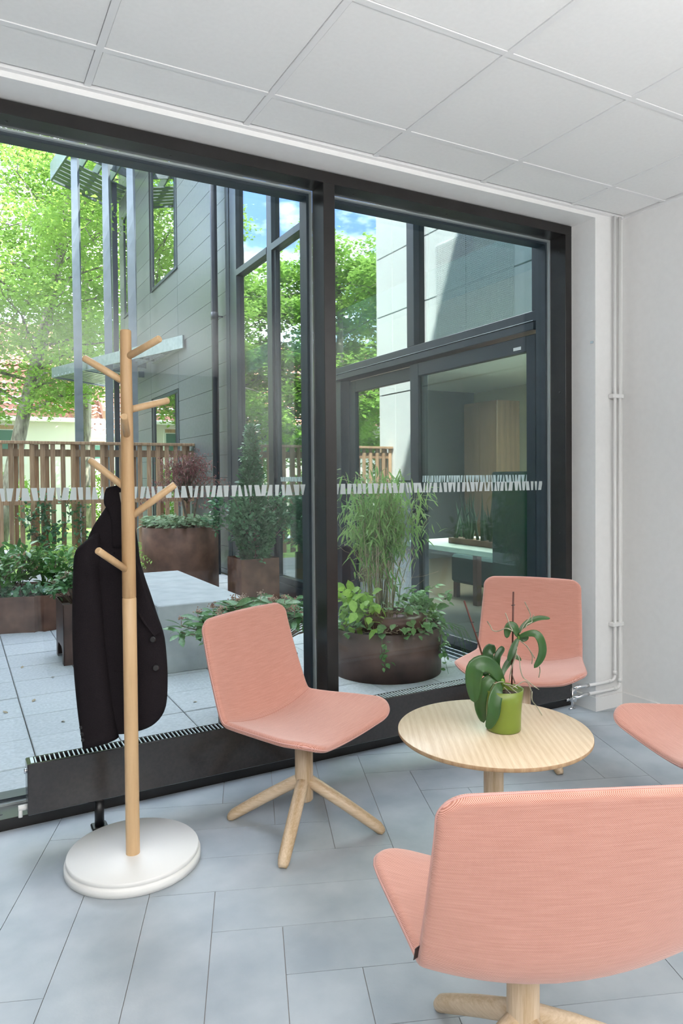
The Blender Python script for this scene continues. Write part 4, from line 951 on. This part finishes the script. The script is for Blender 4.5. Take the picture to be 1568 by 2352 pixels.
# ---- planters
def stems(parent, n, base_r, h, spreadr, m, r=.006, name='stem', seed=1, lean=0, z0=0):
    rng = np.random.default_rng(seed); tips = []
    for i in range(n):
        a = rng.uniform(0, 2 * PI); b = rng.uniform(0, base_r); p = Vector((b * math.cos(a), b * math.sin(a), z0)); sp = spreadr * rng.uniform(.3, 1); a2 = a + rng.normal(0, .5); hh = h * rng.uniform(.7, 1.0)
        q = p + Vector((sp * math.cos(a2) + lean, sp * math.sin(a2), hh)); mid = p.lerp(q, .5) + Vector((-sp * .2 * math.cos(a2), -sp * .2 * math.sin(a2), hh * .06))
        MB().tube([p, mid, q], [r, r * .8, r * .4], 6).build(name, m, parent); tips.append((p, mid, q))
    return tips
def round_planter(nm, lab, x, y, r, h, m, lip=.0, n=64):
    t = thing(nm, lab, 'planter', (x, y, GZ))
    MB().lathe([(r - .006, .0), (r, .0), (r, h), (r - .006, h), (r - .006, h - .06), (0, h - .055)], n=n).build('steel_shell', m, t)
    sv = [(0, 0, h - .03)]; sf = []
    K = 40
    for ri in range(1, 9):
        for kk in range(K): rr = (r - .008) * ri / 8; a = 2 * PI * kk / K; sv.append((rr * math.cos(a), rr * math.sin(a), h - .045 + random.uniform(-.01, .015)))
    for kk in range(K): sf.append((0, 1 + kk, 1 + (kk + 1) % K))
    for ri in range(7):
        for kk in range(K): a = 1 + ri * K; sf.append((a + kk, a + K + kk, a + K + (kk + 1) % K, a + (kk + 1) % K))
    MB().add(sv, sf, True).build('soil', M_soil, t)
    return t
# 1 tall round planter with red maple
rp = round_planter('corten_planter', 'tall round rusted steel planter behind the concrete bench', 2.27, 8.02, .43, .765, M_corten)
n = 520; a = RNG.uniform(0, 2 * PI, n); rr = .40 * np.sqrt(RNG.uniform(0, 1, n)); P = np.stack([rr * np.cos(a), rr * np.sin(a), .77 + RNG.uniform(0, .10, n)], 1)
gc = thing('ground_cover', 'pale green leafy ground cover around the red maple in the tall planter', 'plant', (2.27, 8.02, GZ))
spread('leaf', gc, P, np.stack([np.cos(a), np.sin(a), RNG.uniform(-.1, .7, n)], 1), RNG.uniform(.05, .09, n), leaf_arrays(1, .75, .35, .2, 3), M_hosta, 140)
mpl = thing('red_maple', 'small red lace-leaf maple with bare twisted twigs in the tall round planter', 'tree', (2.30, 7.95, GZ + .72))
MB().tube([(0, 0, 0), (.02, 0, .15), (-.02, .01, .33), (.03, 0, .48)], [.018, .016, .014, .012], 8).build('trunk', M_twig, mpl)
MB().tube([(.10, 0, 0), (.12, 0, .2), (.16, .01, .38)], [.012, .012, .010], 8).build('trunk', M_twig, mpl)
tw = MB(); lp_ = []
rng = np.random.default_rng(21)
for i in range(75):
    a_ = rng.uniform(0, 2 * PI); r_ = rng.uniform(.1, .50); z_ = .86 - r_ * r_ * 1.7 + rng.uniform(-.14, .06); p = Vector((.03, 0, rng.uniform(.3, .5))); q = Vector((.03 + r_ * math.cos(a_), r_ * math.sin(a_), z_)); mid = p.lerp(q, .55) + Vector((0, 0, .12))
    tw.tube([p, mid, q], [.006, .004, .002], 4)
    for k_ in range(3):
        s_ = mid.lerp(q, rng.uniform(0, 1)); e_ = s_ + Vector(rng.normal(0, .06, 3)) + Vector((0, 0, -.05)); tw.tube([s_, e_], [.0025, .001], 3); lp_ += [e_] * 6
    lp_ += [q] * 8
tw.build('twigs', M_twig, mpl)['kind'] = 'stuff'
P = np.array([tuple(v) for v in lp_]) + rng.normal(0, .035, (len(lp_), 3)); D = rng.normal(0, 1, P.shape); D[:, 2] -= .6
spread('leaf', mpl, P, D, rng.uniform(.03, .055, len(P)), leaf_arrays(1, .3, .4, .2, 2), M_maple, 0)
# 2 square planter with evergreen bush
sp_ = thing('square_planter', 'square rusted steel planter holding the evergreen bush', 'planter', (2.84, 7.22, GZ))
S2 = .215; H2 = .45
for (x0, x1, y0, y1) in ((-S2, S2, -S2, -S2 + .005), (-S2, S2, S2 - .005, S2), (-S2, -S2 + .005, -S2 + .005, S2 - .005), (S2 - .005, S2, -S2 + .005, S2 - .005)): bx(x0, x1, y0, y1, 0, H2).build('side_plate', M_corten, sp_)
bx(-S2 + .006, S2 - .006, -S2 + .006, S2 - .006, .3, H2 - .04).build('soil', M_soil, sp_)
for x_ in (-.17, .17):
    for z_ in (.06, .2, .36): MB().tube([(x_, -S2 - .004, z_), (x_, -S2, z_)], .008, 8).build('rivet', M_corten, sp_)
eb = thing('evergreen_bush', 'glossy evergreen bush, wide below with a tall leading shoot, in the square planter', 'shrub', (2.83, 7.20, GZ + .40))
tips = stems(eb, 9, .05, .75, .28, M_twig, .007, seed=3)
stems(eb, 3, .03, 1.42, .05, M_twig, .008, seed=4)
def prof(z): return .15 + .19 * math.sin(min(1, z / .5) * PI / 2) if z < .42 else (.36 * max(.0, 1 - (z - .42) / .36) ** .8 + .115 * max(.35, 1 - abs(z - .95) / .75) if z < .8 else .13 * max(.25, 1 - (z - .8) / .8))
n = 6200; z = rng.uniform(0, 1, n * 3) ** 1.05 * 1.46; pr_ = np.array([prof(q) for q in z]); keep = rng.uniform(0, .4, len(z)) < pr_; z = z[keep][:n]; pr_ = pr_[keep][:n]
a = rng.uniform(0, 2 * PI, len(z)); ph = np.floor(a * 5 + z * 7); rr = pr_ * (rng.uniform(.25, 1.0, len(z)) ** .5) * (.8 + .3 * np.sin(ph * 12.9))
P = np.stack([rr * np.cos(a), rr * np.sin(a), z], 1) + rng.normal(0, .015, (len(z), 3)); D = np.stack([np.cos(a), np.sin(a), rng.uniform(.1, 1.4, len(z))], 1) + rng.normal(0, .5, (len(z), 3))
spread('leaf', eb, P, D, rng.uniform(.045, .078, len(z)), leaf_arrays(1, .50, .15, .3, 3), M_osman, 250)
# side spray toward the right
for (ax, ay, az, nn) in ((.30, -.05, .62, 150), (.33, -.10, .50, 110), (.31, -.1, .36, 120), (-.42, -.05, .45, 110), (-.38, 0, .62, 90)):
    P = np.array([ax, ay, az]) + rng.normal(0, .055, (nn, 3)); spread('leaf', eb, P, rng.normal(0, 1, (nn, 3)) + np.array([ax * 2, 0, .5]), rng.uniform(.045, .078, nn), leaf_arrays(1, .48, .15, .3, 3), M_osman, 0, 'foliage')
    MB().tube([(0, 0, .2), (ax * .6, ay, az - .12), (ax, ay, az)], [.006, .005, .003], 5).build('stem', M_twig, eb)
# 3 low round planter with bamboo and ivy
lr = round_planter('corten_planter', 'low wide round dark steel planter close to the right window pane', 2.563, 4.076, .371, .31, M_cortend)
# buried inner pot rim
ip = thing('buried_pot', 'brown pot rim sunk in the soil of the low round planter', 'pot', (2.58, 4.05, GZ + .27))
MB().lathe([(.235, -.02), (.24, .07), (.245, .09), (.215, .115), (.18, .12), (.175, .08), (0, .07)], n=40).build('pot_body', M_cortend, ip)
bb_ = thing('bamboo_clump', 'arching bamboo clump with green and dry leaves in the low round planter', 'plant', (2.545, 4.12, GZ + .30))
rng = np.random.default_rng(31)
LP = []; LD = []
for i in range(58):
    a_ = rng.uniform(0, 2 * PI); b_ = rng.uniform(0, .13); sp2 = rng.uniform(.05, .30); hh = rng.uniform(.65, 1.06); a2 = rng.uniform(0, 2 * PI) if i % 3 else a_
    p = Vector((b_ * math.cos(a_), b_ * math.sin(a_) * .8, 0)); q = p + Vector((sp2 * math.cos(a2), sp2 * math.sin(a2) * .8, hh)); m1 = p.lerp(q, .4) + Vector((-sp2 * .22 * math.cos(a2), -sp2 * .22 * math.sin(a2), 0)); m2 = p.lerp(q, .75) + Vector((-sp2 * .12 * math.cos(a2), 0, .03))
    A = interp([tuple(p), tuple(m1), tuple(m2), tuple(q)], 8); rad_ = rng.uniform(.0022, .0042)
    MB().tube([tuple(v) for v in A], [rad_ * (1 - .08 * k_) for k_ in range(8)], 5).build('culm', M_culm if rng.uniform() < .6 else M_dry, bb_)
    for k_ in range(38):
        f = rng.uniform(.38, 1); j = min(int(f * 7), 6); c = A[j] + (A[j + 1] - A[j]) * (f * 7 - j); LP.append(c + rng.normal(0, .045, 3)); d = rng.normal(0, 1, 3); d[2] -= 1.0; LD.append(d)
LP = np.array(LP); LD = np.array(LD)
g = rng.uniform(0, 1, len(LP)) < (.40 + .55 * (LP[:, 2] > .55))
spread('leaf', bb_, LP[g], LD[g], rng.uniform(.065, .12, g.sum()), leaf_arrays(1, .14, .25, .25, 3), M_bamboo, 260)
spread('dry_leaf', bb_, LP[~g], LD[~g], rng.uniform(.03, .07, (~g).sum()), leaf_arrays(1, .09, .5, .2, 2), M_dry, 0, 'dry_foliage')
dr = MB()
for i in range(150):
    a_ = rng.uniform(0, 2 * PI); r_ = rng.uniform(.1, .36); z0 = rng.uniform(.15, .85); p = Vector((r_ * .6 * math.cos(a_), r_ * .5 * math.sin(a_), z0)); q = p + Vector((rng.normal(.02, .08), rng.normal(0, .06), rng.uniform(.0, .16))); dr.tube([p, p.lerp(q, .5) + Vector(rng.normal(0, .012, 3)), q], [.0011, .0009, .0005], 3)
dr.build('dry_twigs', M_dry, bb_)['kind'] = 'stuff'
iv = thing('ivy', 'green ivy and nettle leaves sprawling over the rim of the low round planter', 'plant', (2.563, 4.076, GZ + .31))
n = 300; a = rng.uniform(0, 2 * PI, n); rr = .37 * np.sqrt(rng.uniform(.15, 1.1, n)); P = np.stack([rr * np.cos(a), rr * np.sin(a), rng.uniform(-.01, .08, n) + .0], 1)
inner = rr < .26; P[inner, 2] += .10
lf = (np.cos(a) < -.2); 
spread('leaf', iv, P, np.stack([np.cos(a), np.sin(a), rng.uniform(-.5, .6, n)], 1) + rng.normal(0, .4, (n, 3)), rng.uniform(.035, .07, n), leaf_arrays(1, .8, .3, .2, 3), M_ivy, 200)
n = 150; P = np.stack([rng.normal(-.27, .07, n), rng.normal(-.02, .12, n), rng.uniform(.02, .26, n)], 1)
spread('bright_leaf', iv, P, rng.normal(0, 1, (n, 3)) + np.array([-.3, -.6, .1]), rng.uniform(.05, .09, n), leaf_arrays(1, .7, .3, .2, 3), M_lime, 100)
n = 80; P = np.stack([rng.normal(.27, .07, n), rng.normal(-.02, .1, n), rng.uniform(.02, .24, n)], 1)
spread('leaf', iv, P, rng.normal(0, 1, (n, 3)) + np.array([.6, -.6, .2]), rng.uniform(.05, .09, n), leaf_arrays(1, .65, .3, .2, 3), M_ivy, 70)
st_ = MB()
for i in range(170):
    a_ = rng.uniform(0, 2 * PI); r_ = .36 * math.sqrt(rng.uniform(.1, 1)); p = Vector((r_ * math.cos(a_), r_ * math.sin(a_), (.10 if r_ < .25 else .0) + rng.uniform(.0, .02))); b_ = rng.uniform(0, 2 * PI); st_.tube([p, p + Vector((math.cos(b_) * .05, math.sin(b_) * .05, rng.uniform(-.01, .02)))], .0012, 3)
st_.build('straw', M_dry, iv)['kind'] = 'stuff'
trl = MB()
for (ang, ln) in ((-.35, .26), (-.95, .30), (-.05, .24), (-2.2, .2)):
    p = Vector((.375 * math.cos(ang), .375 * math.sin(ang), 0)); pts = [p, p * 1.03 + Vector((0, 0, -ln * .3)), p * 1.05 + Vector((.02, 0, -ln * .65)), p * 1.10 + Vector((.03, 0, -ln))]
    trl.tube(pts, .0015, 4)
    m_ = 16; f = rng.uniform(0, 1, m_); P = np.array([tuple(pts[0].lerp(pts[3], q)) for q in f]) + rng.normal(0, .02, (m_, 3)); spread('leaf', iv, P, rng.normal(0, 1, (m_, 3)) + np.array([0, -1, -.4]), rng.uniform(.025, .05, m_), leaf_arrays(1, .7, .3, .2, 3), M_ivy, m_)
trl.build('trailing_stems', M_ivy, iv)
ry = MB()
for i in range(9):
    a_ = rng.uniform(0, 2 * PI); p = Vector((.36 + rng.uniform(0, .03), -.18 + rng.normal(0, .05), .0)); q = p + Vector((rng.uniform(.0, .16), rng.uniform(-.1, .02), rng.uniform(-.28, -.1))); ry.tube([p, p.lerp(q, .5) + Vector((.03, 0, .03)), q], .0014, 4)
ry.build('runners', M_ivy, iv)
# 4 long wavy planter at the left with laurels
lw = thing('corten_planter', 'long wavy rusted steel planter at the left, full of glossy shrubs', 'planter', (0, 0, GZ))
outl = [(-.29, 6.66), (.0, 6.67), (.3, 6.65), (.50, 6.60), (.585, 6.565), (.62, 6.60), (.66, 6.56), (.80, 6.62), (.92, 6.74), (.99, 6.92), (.99, 7.15), (.90, 7.4), (.6, 7.55), (-.29, 7.6)]
V = []; F = []
for z_ in (0, .31):
    for k_ in (0, 1):
        for (x_, y_) in outl: cx_, cy_ = .3, 7.1; V.append((x_ + (cx_ - x_) * .012 * k_, y_ + (cy_ - y_) * .014 * k_, z_))
n = len(outl)
for i in range(n - 1):
    for a_, b_ in ((0, 2), (3, 1), (2, 3)):
        F.append((a_ * n + i, a_ * n + i + 1, b_ * n + i + 1, b_ * n + i))
MB().add(V, F, False).build('steel_shell', M_corten, lw)
MB().prism([(x_ + (.3 - x_) * .03, y_ + (7.1 - y_) * .03) for x_, y_ in outl], .1, .265, lambda a, b, h: (a, b, h)).build('soil', M_soil, lw)
for i, (x_, y_, h_, w_) in enumerate(((.02, 7.1, .52, .34), (.45, 7.15, .50, .36), (.80, 7.1, .40, .26), (.25, 6.85, .36, .26))):
    t = thing('laurel_shrub', ['glossy laurel shrub at the far left edge of the long planter', 'glossy laurel shrub in the middle of the long planter', 'smaller laurel shrub at the right end of the long planter, by the blazer', 'low front laurel shrub in the long planter'][i], 'shrub', (x_, y_, GZ + .26))
    tp = stems(t, 10, .08, h_ * .9, w_ * .8, M_twig, .005, seed=40 + i)
    LPs = []; LDs = []
    for (p, m1, q) in tp:
        for k_ in range(26 if i != 3 else 16):
            f = rng.uniform(.25, 1.05); c = p.lerp(q, f); LPs.append(tuple(c + Vector(rng.normal(0, .05, 3)))); v = Vector(rng.normal(0, 1, 3)); v.z = abs(v.z) * .7 + .25; LDs.append(tuple(v))
    spread('leaf', t, np.array(LPs), np.array(LDs), rng.uniform(.075, .125, len(LPs)), leaf_arrays(1, .38, .2, .3, 4), M_laurel, 130 if i < 2 else 70)
hd2 = thing('dark_hellebore', 'dark low ground leaves along the front of the long planter', 'plant', (0, 0, GZ + .27))
n = 260; P = np.stack([rng.uniform(-.25, .85, n), rng.uniform(6.70, 6.9, n), rng.uniform(0, .09, n)], 1)
spread('leaf', hd2, P, rng.normal(0, 1, (n, 3)) + np.array([0, -.5, .3]), rng.uniform(.05, .09, n), leaf_arrays(1, .6, .3, .2, 3), M_osman, 80)
# 5/6 skimmia boxes
def skimmia(x, y, z, wx, wy, hgt, nsh, label, seed):
    rng = np.random.default_rng(seed); t = thing('skimmia', label, 'plant', (x, y, z))
    P = []; D = []; fl = []
    for i in range(nsh):
        a_ = rng.uniform(0, 2 * PI); f = math.sqrt(rng.uniform(.05, 1)); q = Vector((wx * f * math.cos(a_), wy * f * math.sin(a_), hgt * (1.05 - .55 * f * f) * rng.uniform(.75, 1.05))); p = Vector((q.x * .25, q.y * .25, 0))
        MB().tube([p, p.lerp(q, .5) + Vector((0, 0, .02)), q], [.004, .0035, .003], 5).build('stem', M_twig, t)
        for k_ in range(9):
            b_ = k_ * 2.4 + rng.uniform(0, .5); P.append(tuple(q + Vector((0, 0, -.012 * (k_ // 3))))); D.append((math.cos(b_), math.sin(b_), .45 - .28 * (k_ // 3) + rng.normal(0, .12)))
        if i % 2 == 0: fl.append(q + Vector((0, 0, .03)))
    spread('leaf', t, np.array(P), np.array(D), rng.uniform(.065, .105, len(P)), leaf_arrays(1, .36, .25, .25, 5, .58), M_skim, 300)
    for q in fl:
        mb = MB(); 
        for k_ in range(26):
            v = Vector(rng.normal(0, 1, 3)).normalized(); v.z = abs(v.z); c = q + v * rng.uniform(.008, .03) ; s = .0045
            mb.add([c + Vector((s, 0, 0)), c + Vector((-s, 0, 0)), c + Vector((0, s, 0)), c + Vector((0, -s, 0)), c + Vector((0, 0, s)), c + Vector((0, 0, -s))], [(0, 2, 4), (2, 1, 4), (1, 3, 4), (3, 0, 4), (2, 0, 5), (1, 2, 5), (3, 1, 5), (0, 3, 5)])
        mb.tube([q - Vector((0, 0, .03)), q], .002, 4); mb.build('flower_head', M_skimf, t)
    return t
def leg_box(x0, x1, y0, y1, z1, label, m=M_cortend):
    t = thing('steel_box_planter', label, 'planter', (x0, y0, GZ)); W_, D_, H_ = x1 - x0, y1 - y0, z1 - GZ
    front = [(0, 0), (.07, 0), (.07, .07), (.09, .10), (.12, .115), (W_ - .12, .115), (W_ - .09, .10), (W_ - .07, .07), (W_ - .07, 0), (W_, 0), (W_, H_), (0, H_)]
    sd = [(0, 0), (.07, 0), (.07, .07), (.09, .10), (.12, .115), (D_ - .12, .115), (D_ - .09, .10), (D_ - .07, .07), (D_ - .07, 0), (D_, 0), (D_, H_), (0, H_)]
    for yy in (0, D_ - .004): MB().prism(front, yy, yy + .004, lambda a, b, h: (a, h, b)).build('side_plate', m, t)
    for xx in (-.0, W_ - .004): MB().prism(sd, xx - .0005, xx + .0035, lambda a, b, h: (h, a, b)).build('side_plate', m, t)
    bx(.005, W_ - .005, .005, D_ - .005, .13, H_ - .05).build('soil', M_soil, t)
    return t
leg_box(.655, 1.06, 5.28, 5.68, .40, 'rusted steel box on cut-out feet half hidden behind the blazer')
skimmia(.79, 5.44, .35, .22, .20, .24, 26, 'flowering skimmia in the box planter behind the blazer', 51)
leg_box(1.21, 1.50, 3.22, 3.60, .40, 'rusted steel box planter mostly hidden behind the salmon chair by the coat stand')
skimmia(1.38, 3.50, .38, .43, .28, .25, 78, 'flowering skimmia spreading behind the salmon chair by the coat stand', 52)
# ferns left of the round planter and ivy on the fence
for i, (x_, y_) in enumerate(((1.58, 8.2), (1.38, 8.95), (1.85, 9.35), (.98, 9.4))):
    t = thing('fern', ['light green fern right behind the concrete bench, left of the tall round planter', 'light green fern halfway between the bench and the fence', 'light green fern by the fence behind the tall round planter', 'light green fern by the fence left of the coat stand pole'][i], 'plant', (x_, y_, GZ), group='ferns before the fence')
    P = []; D = []
    for k_ in range(22):
        a_ = rng.uniform(0, 2 * PI); ln = rng.uniform(.35, .55); pts = [Vector((0, 0, 0)), Vector((math.cos(a_) * ln * .35, math.sin(a_) * ln * .35, ln * .9)), Vector((math.cos(a_) * ln * .9, math.sin(a_) * ln * .9, ln * .75))]
        A = interp([tuple(v) for v in pts], 16); MB().tube([tuple(v) for v in A[::3]], .002, 3).build('frond_stem', M_lime, t)
        for j in range(3, 16):
            d = A[j] - A[j - 1]; d /= np.linalg.norm(d); sd = np.cross(d, [0, 0, 1.]); sd /= np.linalg.norm(sd) + 1e-6
            for s_ in (1, -1): P.append(A[j]); D.append(sd * s_ + d * .5)
    spread('leaf', t, np.array(P), np.array(D), rng.uniform(.05, .09, len(P)), leaf_arrays(1, .25, .2, .1, 2), M_lime, 0)
fi = thing('fence_ivy', 'dark ivy climbing the fence slats left of the coat stand', 'plant', (0, 10.60, 0))
P = []
for k_ in range(9):
    x_ = 1.15 + rng.uniform(-.12, .55); z_ = .1
    pts = [(x_, 0, z_)]
    while z_ < rng.uniform(.7, 1.05): z_ += .12; x_ += rng.normal(0, .05); pts.append((x_, rng.uniform(-.02, 0), z_)); P += [pts[-1]] * 9
    MB().tube(pts, .004, 4).build('ivy_stem', M_twig, fi)
P = np.array(P) + rng.normal(0, .05, (len(P), 3)) * np.array([1, .3, 1]); spread('leaf', fi, P, rng.normal(0, 1, P.shape) + np.array([0, -1, 0]), rng.uniform(.04, .075, len(P)), leaf_arrays(1, .85, .2, .2, 3), M_osman, 120)
# dry maple leaves on the paving
for i, (x_, y_, lb) in enumerate(((.55, 5.0, 'dry brown leaf on the paving in front of the left box planter'), (.72, 4.72, 'dry brown leaf on the paving just left of the blazer'), (.40, 4.55, 'dry brown leaf between the long joint and the blazer'), (.22, 4.4, 'dry brown leaf left of the long paving joint'),
        (1.20, 4.02, 'dry brown leaf on the paving between blazer and salmon chair'), (.50, 4.05, 'dry brown leaf on the paving left of the blazer sleeve'), (2.0, 3.55, 'dry brown leaf on the paving beside the low round planter'), (.40, 5.4, 'dry brown leaf nearest to the long left planter'))):
    V_, F_ = leaf_arrays(.035, .022, .3, -.3, 3); o = npmesh('fallen_leaf', V_, F_, M_dry); o.location = (x_, y_, GZ + .010); o.rotation_euler = (0, 0, i * 1.3)
    tag(o, lb, 'leaf', 'fallen leaves on the paving')
